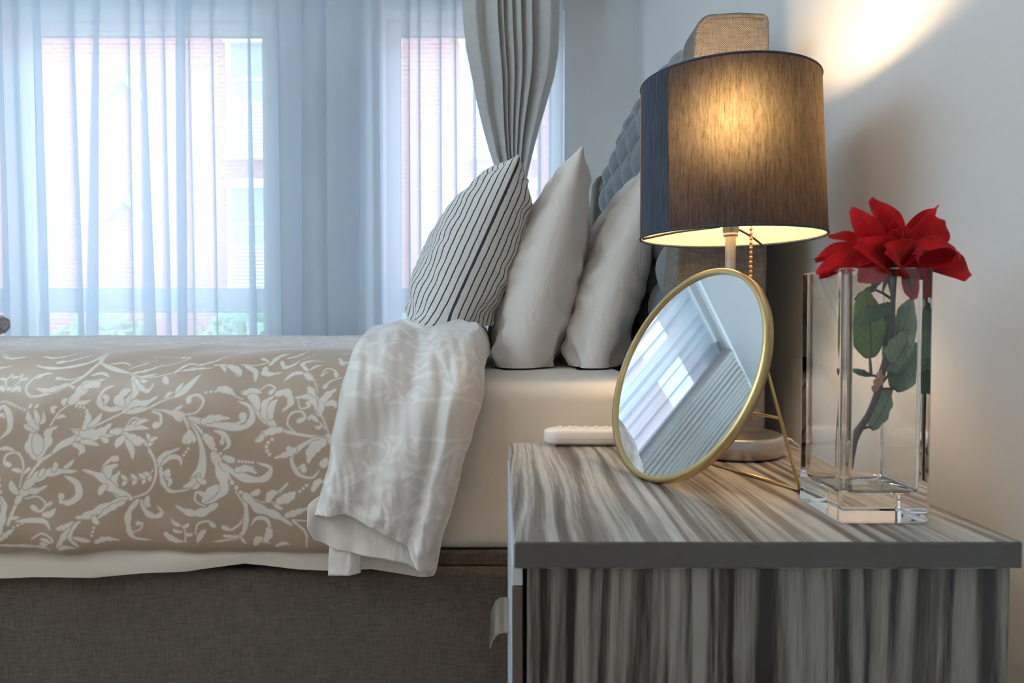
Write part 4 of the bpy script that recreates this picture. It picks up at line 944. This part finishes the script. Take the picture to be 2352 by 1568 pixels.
# bead pull chain
V0 = []; F0 = []
def beads():
    zs = np.arange(.800, .975, .0069); n, m = 10, 7; V = []; F = []
    cx, cy = LX + .026, LY - .012
    th = np.linspace(0, np.pi, m); a = np.linspace(0, 2 * np.pi, n, endpoint=False)
    for z in zs:
        k = len(V)
        for q in th:
            for b in a: V.append((cx + .0027 * math.sin(q) * math.cos(b), cy + .0027 * math.sin(q) * math.sin(b), z + .0027 * math.cos(q)))
        F += [tuple(int(i) + k for i in f) for f in quads(m, n, True)]
    o = mk('pull_chain', V, F, M['chain'], lamp); o['kind'] = 'stuff'
    tube('chain_wire', [(cx, cy, .80), (cx, cy, .975)], .0006, M['chain'], lamp, 6)
beads()
tube('cord', [(LX + .06, LY + .03, NT_Z + .006), (LX + .10, LY + .045, NT_Z + .012), (LX + .118, LY + .05, NT_Z + .006), (LX + .135, LY + .06, NT_Z - .03), (LX + .15, LY + .06, .35), (LX + .15, LY + .05, .12)], .0022, M['remote'], lamp, 8, 40)

# ------------------------------------------------------------------ round mirror
az, ti = math.radians(69.5), math.radians(22.2)
MC = np.array([.2257, .8546, .7203]); MR = .1365
mn = np.array([-math.sin(az) * math.cos(ti), -math.cos(az) * math.cos(ti), math.sin(ti)]); mh = np.array([math.cos(az), -math.sin(az), 0]); mu = np.cross(mn, mh); mu *= np.sign(mu[2])
MC[2] = NT_Z + (MR + .0048) * mu[2] + .0003
mir = empty('vanity_mirror', (MC[0], MC[1], NT_Z), 'round tilted tabletop mirror with thin brass frame and wire stand', 'mirror')
def disc(a, r, off=0): return MC + mn * off + r * (math.cos(a) * mh + math.sin(a) * mu)
A = np.linspace(0, 2 * np.pi, 120, endpoint=False)
lathe('glass', [(0, .001), (MR - .001, .001), (MR - .001, -.001)], MC, M['mirror'], mir, 96, axis=mn, smooth=False)
lathe('back_plate', [(0, -.004), (MR - .001, -.004), (MR - .001, -.0012)], MC, M['brass'], mir, 64, axis=mn, smooth=False)
# flat-sided hoop
sec = [(MR - .0018, .005), (MR + .0022, .0056), (MR + .0046, .004), (MR + .0048, -.005), (MR + .002, -.0062), (MR - .002, -.006), (MR - .0018, .005)]
lathe('hoop', sec, MC, M['brass'], mir, 120, axis=mn)
foot_n = np.array([.341, .778, NT_Z + .0022]); foot_f = foot_n - mh * .225
pn = disc(math.radians(8), MR - .002, -.006); pf = disc(math.radians(172), MR - .002, -.006)
tube('stand', [pn, pn + (foot_n - pn) * .5, foot_n - (foot_n - pn) * .03, foot_n], .0019, M['brass'], mir, 8)
tube('stand', [pf, pf + (foot_f - pf) * .5, foot_f], .0019, M['brass'], mir, 8)
tube('stand_bar', [foot_n, foot_f], .0019, M['brass'], mir, 8)
q = .40; cn = pn + (foot_n - pn) * q; cf = pf + (foot_f - pf) * q
bc = (cn + cf) / 2; bk = MC + mn * -.005 - mu * .02
tube('stand_brace', [cn, cf], .0017, M['brass'], mir, 8)

# ------------------------------------------------------------------ remote control
rc = empty('remote_control', (.15, 1.078, NT_Z), 'white remote control lying behind the round mirror', 'remote')
def capsule(name, x0, x1, y0, y1, z0, z1, r, mat, parent):
    nx = 40; V = []; m = 24; s = np.linspace(0, 1, nx); a = np.linspace(0, 2 * np.pi, m, endpoint=False)
    for q in s:
        th = np.pi * q; x = (x0 + x1) / 2 - (x1 - x0) / 2 * np.cos(th)
        e = min(1, min(x - x0, x1 - x) / .022); k = math.sqrt(max(0, 1 - (1 - e) ** 2)); k = .02 + .98 * k
        ca, sa = np.cos(a), np.sin(a); p = .55
        V.append(np.stack([np.full(m, x), (y0 + y1) / 2 + (y1 - y0) / 2 * np.sign(ca) * np.abs(ca) ** p * k, (z0 + z1) / 2 + (z1 - z0) / 2 * np.sign(sa) * np.abs(sa) ** p * (.45 + .55 * k if e < 1 else 1)], -1))
    n = nx; F = [tuple(f) for f in quads(n, m, True).tolist()] + [tuple(range(m - 1, -1, -1)), tuple(range((n - 1) * m, n * m))]
    return mk(name, np.array(V).reshape(-1, 3), F, mat, parent)
body = capsule('shell', .0655, .238, 1.060, 1.098, NT_Z + .0022, NT_Z + .0285, .01, M['remote'], rc)
tube('shell_joint', [(.068, 1.0598, NT_Z + .0135), (.10, 1.0594, NT_Z + .0135), (.23, 1.0594, NT_Z + .0125)], .0004, M['remote_low'], rc, 6, 12)
for x in (.092, .108, .117, .133, .149, .165, .181, .197):
    for y in (1.071, 1.085): lathe('button', [(.0034, 0), (.0034, .0012), (.0028, .0018), (0, .002)], (x, y, NT_Z + .0278), M['remote'], body, 12)
for x in (.08, .22): box('foot', x - .004, x + .004, 1.070, 1.088, NT_Z, NT_Z + .003, M['remote_low'], rc)

# ------------------------------------------------------------------ vase
def rrect(x0, x1, y0, y1, r, n=6):
    P = []
    for cx, cy, s in ((x1 - r, y1 - r, 0), (x0 + r, y1 - r, 90), (x0 + r, y0 + r, 180), (x1 - r, y0 + r, 270)):
        for q in np.linspace(0, 90, n): P.append((cx + r * math.cos(math.radians(s + q)), cy + r * math.sin(math.radians(s + q))))
    return np.array(P)
VX0, VX1, VY0, VY1 = .3238, .4118, .652, .741; VH = .2465
def vase():
    rows = []; g = .0062
    def add(off, r, z, taper=0):
        P = rrect(VX0 + off, VX1 - off, VY0 + off, VY1 - off, r); rows.append(np.column_stack([P, np.full(len(P), NT_Z + z)]))
    add(.004, .003, .0002); add(.0018, .0035, .0008); add(0, .004, .0032); add(0, .004, VH * .5); add(0, .004, VH - .0015); add(.0012, .004, VH)
    add(g - .001, .006, VH); add(g, .007, VH - .0015); add(g, .008, VH * .6); add(g, .009, .034); add(g + .0012, .010, .0305); add(g + .005, .011, .028)
    n = len(rows[0]); V = np.vstack(rows); F = [tuple(f) for f in quads(len(rows), n, True).tolist()]
    F += [tuple(range(n - 1, -1, -1)), tuple(range((len(rows) - 1) * n, len(rows) * n))]
    o = mk('glass_vase', V, F, M['glass'])
    m = o.modifiers.new('wn', 'WEIGHTED_NORMAL')
    tag(o, 'tall square clear glass vase with thick base holding a rose', 'vase')
vase()

# ------------------------------------------------------------------ rose
rose = empty('artificial_rose', (.345, .70, NT_Z + .03), 'red artificial rose with green leaves standing in the glass vase', 'flower')
FC = at(2052, 612, .697)            # base of the bloom
def petal(tip, base, width, cup, curl, nrm=(0, -1, .2), peak=.62, blunt=.25):
    """a petal from its foot to its tip; it cups along its length and its rim rolls back"""
    b = np.asarray(base, float); tip = np.asarray(tip, float); ax = tip - b; L = np.linalg.norm(ax); ax /= L
    up = np.asarray(nrm, float); up = up - ax * (up @ ax); up /= np.linalg.norm(up); sd = np.cross(ax, up)
    nu, nv = 24, 28; V = []
    for v in np.linspace(0, 1, nv):
        wv = width * (.22 + .78 * math.sin(math.pi / 2 * min(1, v / peak)) ** 1.1) * (1 if v < peak else (1 - (1 - blunt) * ((v - peak) / (1 - peak)) ** 2.2))
        for u in np.linspace(-1, 1, nu):
            rim = max(0, v - .66) / .34
            h = cup * wv * (u * u) + .10 * L * math.sin(math.pi * v) * cup - curl * L * (.55 * rim ** 2 + .30 * abs(u) ** 3 * v)
            V.append(b + ax * (v * L * (1 - .05 * u * u * v)) + sd * wv * u + up * (h + .0012 * math.sin(4 * u + 6 * v + width * 900) * v))
    o = mk('petal', np.array(V), quads(nv, nu), M['petal'], rose)
    m = o.modifiers.new('thick', 'SOLIDIFY'); m.thickness = .0009
for tx, ty, tY, bx, by, bY, w_, cu, cl, nn, pk, bl in (
    (2012, 450, .700, 2052, 608, .700, .0185, .5, .10, (.2, -1, .1), .60, .45),      # tall inner petal
    (1966, 480, .680, 2030, 610, .690, .0135, .9, .28, (-.5, -1, .2), .65, .5),      # its rolled neighbour
    (2060, 508, .715, 2060, 610, .705, .0180, .5, .10, (0, -1, .1), .6, .5),
    (2157, 468, .722, 2062, 570, .712, .0100, .4, .05, (-.4, -1, .5), .45, .12),     # narrow pointed one behind
    (2176, 506, .705, 2058, 590, .700, .0190, .5, .08, (.1, -1, .25), .72, .62),
    (2206, 556, .668, 2060, 596, .680, .0150, .7, .30, (0, -.55, .85), .70, .60),    # broad, bright rolled rim
    (2200, 574, .680, 2070, 606, .690, .0150, .3, .05, (0, -1, .2), .70, .55),
    (2242, 622, .690, 2085, 598, .695, .0165, .35, .15, (.1, -1, .35), .78, .60),    # low outer petal
    (1906, 535, .722, 2000, 575, .712, .0105, .5, .10, (.2, -.8, .6), .62, .35),
    (1876, 582, .698, 2010, 580, .702, .0125, .5, .18, (0, -.8, .6), .60, .22),
    (1892, 612, .672, 2020, 588, .690, .0130, .5, .25, (-.1, -.9, .4), .72, .65),
    (1992, 556, .648, 2040, 618, .680, .0190, .8, .25, (-.3, -1, .3), .6, .5),
    (2055, 566, .640, 2055, 625, .680, .0200, .8, .20, (0, -1, .3), .6, .6),
    (2120, 585, .650, 2070, 620, .682, .0180, .7, .22, (.3, -1, .3), .6, .5),
    (1975, 640, .668, 2040, 606, .690, .0150, .3, .10, (-.1, -1, .4), .7, .6),
    (2108, 688, .684, 2075, 612, .692, .0145, .3, .10, (0, -1, .1), .7, .65),
    (2000, 560, .752, 2045, 605, .715, .0200, .5, .15, (0, -1, .4), .6, .5), (2125, 560, .757, 2060, 605, .715, .0200, .5, .15, (0, -1, .4), .6, .5)):
    petal(at(tx, ty, tY), at(bx, by, bY), w_ * .88, cu, cl * 1.35, nn, pk, bl * .62)
for k in range(5):
    a = k * 1.257 + .4; b = FC + np.array([0, 0, .006]); petal(b + np.array([.010 * math.cos(a), .010 * math.sin(a), .034 + .004 * (k % 2)]), b + .004 * np.array([math.cos(a), math.sin(a), 0]), .012, .9, .05, (-math.cos(a), -math.sin(a), .1))
SP = [at(2050, 625, .697), at(2048, 690, .697), at(2046, 750, .70), at(2036, 810, .70), at(2022, 860, .70), at(2010, 910, .70), at(1990, 955, .70), at(1962, 1000, .70), at(1955, 1035, .70), at(1951, 1075, .695)]
tube('stem', SP, [.0032, .0024, .0024, .0030, .0036, .0034, .0030, .0042, .0032, .0022], M['stem'], rose, 10, 60)
lathe('calyx', [(0, -.012), (.004, -.010), (.008, -.004), (.0105, .002), (.0108, .006)], FC, M['leaf_dark'], rose, 16)
for k in range(5):
    a = k * 1.257; p0 = FC + np.array([.007 * math.cos(a), .007 * math.sin(a), -.004])
    tube('sepal', [p0, p0 + [.010 * math.cos(a), .010 * math.sin(a), -.010], p0 + [.016 * math.cos(a), .012 * math.sin(a), -.024]], [.0022, .003, .0006], M['leaf_dark'], rose, 6, 10)
def leaf(p0, p1, wd, mat, tilt=0., bend=.006, nrm=(0, -1, .15)):
    p0, p1 = np.asarray(p0, float), np.asarray(p1, float); ax = p1 - p0; L = np.linalg.norm(ax); ax /= L
    nn = np.asarray(nrm, float); nn = nn - ax * (nn @ ax); nn /= np.linalg.norm(nn); sd = np.cross(ax, nn)
    c, s = math.cos(tilt), math.sin(tilt); nn, sd = nn * c + sd * s, sd * c - nn * s
    nu, nv = 13, 24; V = []; uv = []
    for v in np.linspace(0, 1, nv):
        wv = wd * math.sin(math.pi * (.03 + .94 * v) ** .85) ** .72
        for u in np.linspace(-1, 1, nu):
            ser = 1 + .03 * math.sin(v * 70) * abs(u) ** 6
            V.append(p0 + ax * v * L + sd * u * wv * ser + nn * (bend * math.sin(math.pi * v) - .25 * wv * u * u + .0012 * math.sin(v * 20) * abs(u))); uv.append((u, v))
    o = mk('leaf', np.array(V), quads(nv, nu), M[mat], rose, uv=np.array(uv)); m = o.modifiers.new('thick', 'SOLIDIFY'); m.thickness = .0006
leaf(at(1998, 822, .695), at(1985, 668, .685), .0185, 'leaf', 0, .003)
leaf(at(2035, 795, .70), at(2040, 695, .715), .0165, 'leaf_dark', .2, .003)
leaf(at(2042, 700, .683), at(1966, 745, .680), .0080, 'leaf_dark', .5, .004)
leaf(at(2045, 855, .700), at(2098, 690, .705), .0165, 'leaf_pale', -.1, .003)
leaf(at(2048, 838, .690), at(2090, 760, .688), .0155, 'leaf_pale', .2, .003)
leaf(at(2050, 893, .700), at(2125, 790, .712), .0185, 'leaf_dark', 0, .003)
leaf(at(1998, 985, .700), at(2045, 890, .708), .0125, 'leaf_pale', .3, .003)
leaf(at(1998, 862, .700), at(1948, 848, .700), .0035, 'leaf_dark', 0, .002)
leaf(at(1960, 690, .71), at(2020, 650, .70), .0045, 'leaf_dark', .4, .002)
for a, b in (((2016, 868), (1998, 862)), ((1998, 862), (1995, 822)), ((2018, 885), (2045, 855)), ((2014, 895), (2050, 893)), ((1975, 985), (2000, 980)), ((2046, 740), (2042, 700)), ((2030, 830), (2035, 795)), ((2048, 690), (2005, 665))):
    tube('twig', [at(*a, .70), (at(*a, .70) + at(*b, .70)) / 2 + [0, 0, .001], at(*b, .70)], [.0016, .0012], M['stem'], rose, 6, 6)
leaf(at(2005, 900, .698), at(2020, 850, .690), .0060, 'bud', .3, .003); M['bud_leaf'] = M['bud']

# ------------------------------------------------------------------ added fill lights and wall art
def downlight(x, y, watts, col, label):  # warm fill added out of view, placed for the shade's shadow on the wall
    e = empty('fill_downlight', (x, y, CEIL - .012), label, 'ceiling light', 'added ceiling fill lights')
    lathe('trim_ring', [(.062, .0115), (.070, .010), (.072, .004), (.066, 0), (.054, .001), (.050, .0115)], (x, y, CEIL - .012), M['upvc'], e, 40)
    lathe('diffuser', [(0, .006), (.052, .006)], (x, y, CEIL - .012), M['diffuser'], e, 32)
    l = bpy.data.lights.new('downlight', 'AREA'); l.shape = 'DISK'; l.size = .10; l.energy = watts; l.color = col
    o = bpy.data.objects.new('downlight', l); COL.objects.link(o); o.parent = e; o.location = (0, 0, -.004)
downlight(-1.9, -1.25, DOWN_FILL_W, (1, .88, .74), 'round white recessed fill light added unseen near the left wall')
def flush_fill(x, y, watts, col):  # unseen lamp added to fill the room with soft light
    e = empty('fill_ceiling_lamp', (x, y, CEIL - .07), 'large round flush fill light with an opal disc, added unseen on the ceiling', 'ceiling lamp')
    lathe('body', [(0, .0695), (.20, .0695), (.215, .06), (.215, .03), (.20, .022), (.185, .026)], (x, y, CEIL - .07), M['upvc'], e, 64)
    lathe('diffuser', [(0, .004), (.12, .008), (.175, .018), (.186, .027)], (x, y, CEIL - .07), M['diffuser'], e, 64)
    l = bpy.data.lights.new('flush_fill', 'AREA'); l.shape = 'DISK'; l.size = .36; l.energy = watts; l.color = col
    o = bpy.data.objects.new('flush_fill', l); COL.objects.link(o); o.parent = e; o.location = (0, 0, -.002)
flush_fill(-1.3, -.4, CEIL_FILL_W, (1.0, .88, .74))
def uplighter(x, y, watts, col, label):  # invented lamp out of view, bounces soft fill off the ceiling
    e = empty('fill_uplighter', (x, y, 0), label, 'floor lamp', 'added floor fill lights')
    lathe('base', [(0, 0), (.13, 0), (.135, .006), (.13, .018), (.02, .024), (0, .024)], (x, y, 0), M['nickel'], e, 40)
    lathe('pole', [(.011, .02), (.011, 1.42)], (x, y, 0), M['nickel'], e, 16)
    lathe('bowl', [(.012, 1.415), (.06, 1.425), (.13, 1.46), (.17, 1.505), (.172, 1.508), (.168, 1.506), (.128, 1.464), (.058, 1.430), (0, 1.426)], (x, y, 0), M['upvc'], e, 48)
    l = bpy.data.lights.new('fill_uplight', 'AREA'); l.shape = 'DISK'; l.size = .22; l.energy = watts; l.color = col
    o = bpy.data.objects.new('fill_uplight', l); COL.objects.link(o); o.parent = e; o.location = (0, 0, 1.49); o.rotation_euler = (math.pi, 0, 0)
uplighter(-2.2, .55, UPLIGHT_FILL_W, (.62, .85, 1.0), 'nickel floor fill light added unseen past the foot of the bed')
uplighter(-.9, -1.6, UPLIGHT_FILL_W * .07, (1.0, .92, .82), 'nickel floor fill light added unseen by the back wall')
art = empty('wall_art', (XL + .012, 2.3, 1.30), 'pale botanical print in a thin white frame on the left wall', 'picture')
ay0, ay1, az0, az1 = 2.0, 2.61, 1.30, 1.95
boxes('frame', [(XL + .001, XL + .022, ay0, ay1, az0, az0 + .02), (XL + .001, XL + .022, ay0, ay1, az1 - .02, az1), (XL + .001, XL + .022, ay0, ay0 + .02, az0 + .02, az1 - .02), (XL + .001, XL + .022, ay1 - .02, ay1, az0 + .02, az1 - .02)], M['upvc'], art, .002)
t = NT('botanical_print'); vo = t.n('ShaderNodeTexVoronoi', Scale=1.0); t.l(t.coord((1, 28, 16), rot=(.5, 0, 0)), vo.inputs['Vector'])
f = t.math('LESS_THAN', vo.outputs['Distance'], .30); g = t.math('GREATER_THAN', t.noise(t.coord(), 4, 2), .47)
M['art'] = t.done(t.pbsdf(Base_Color=t.mix(t.math('MULTIPLY', f, g), srgb(206, 224, 228), srgb(84, 150, 138)), Roughness=.5))
box('print', XL + .001, XL + .008, ay0 + .02, ay1 - .02, az0 + .02, az1 - .02, M['art'], art)
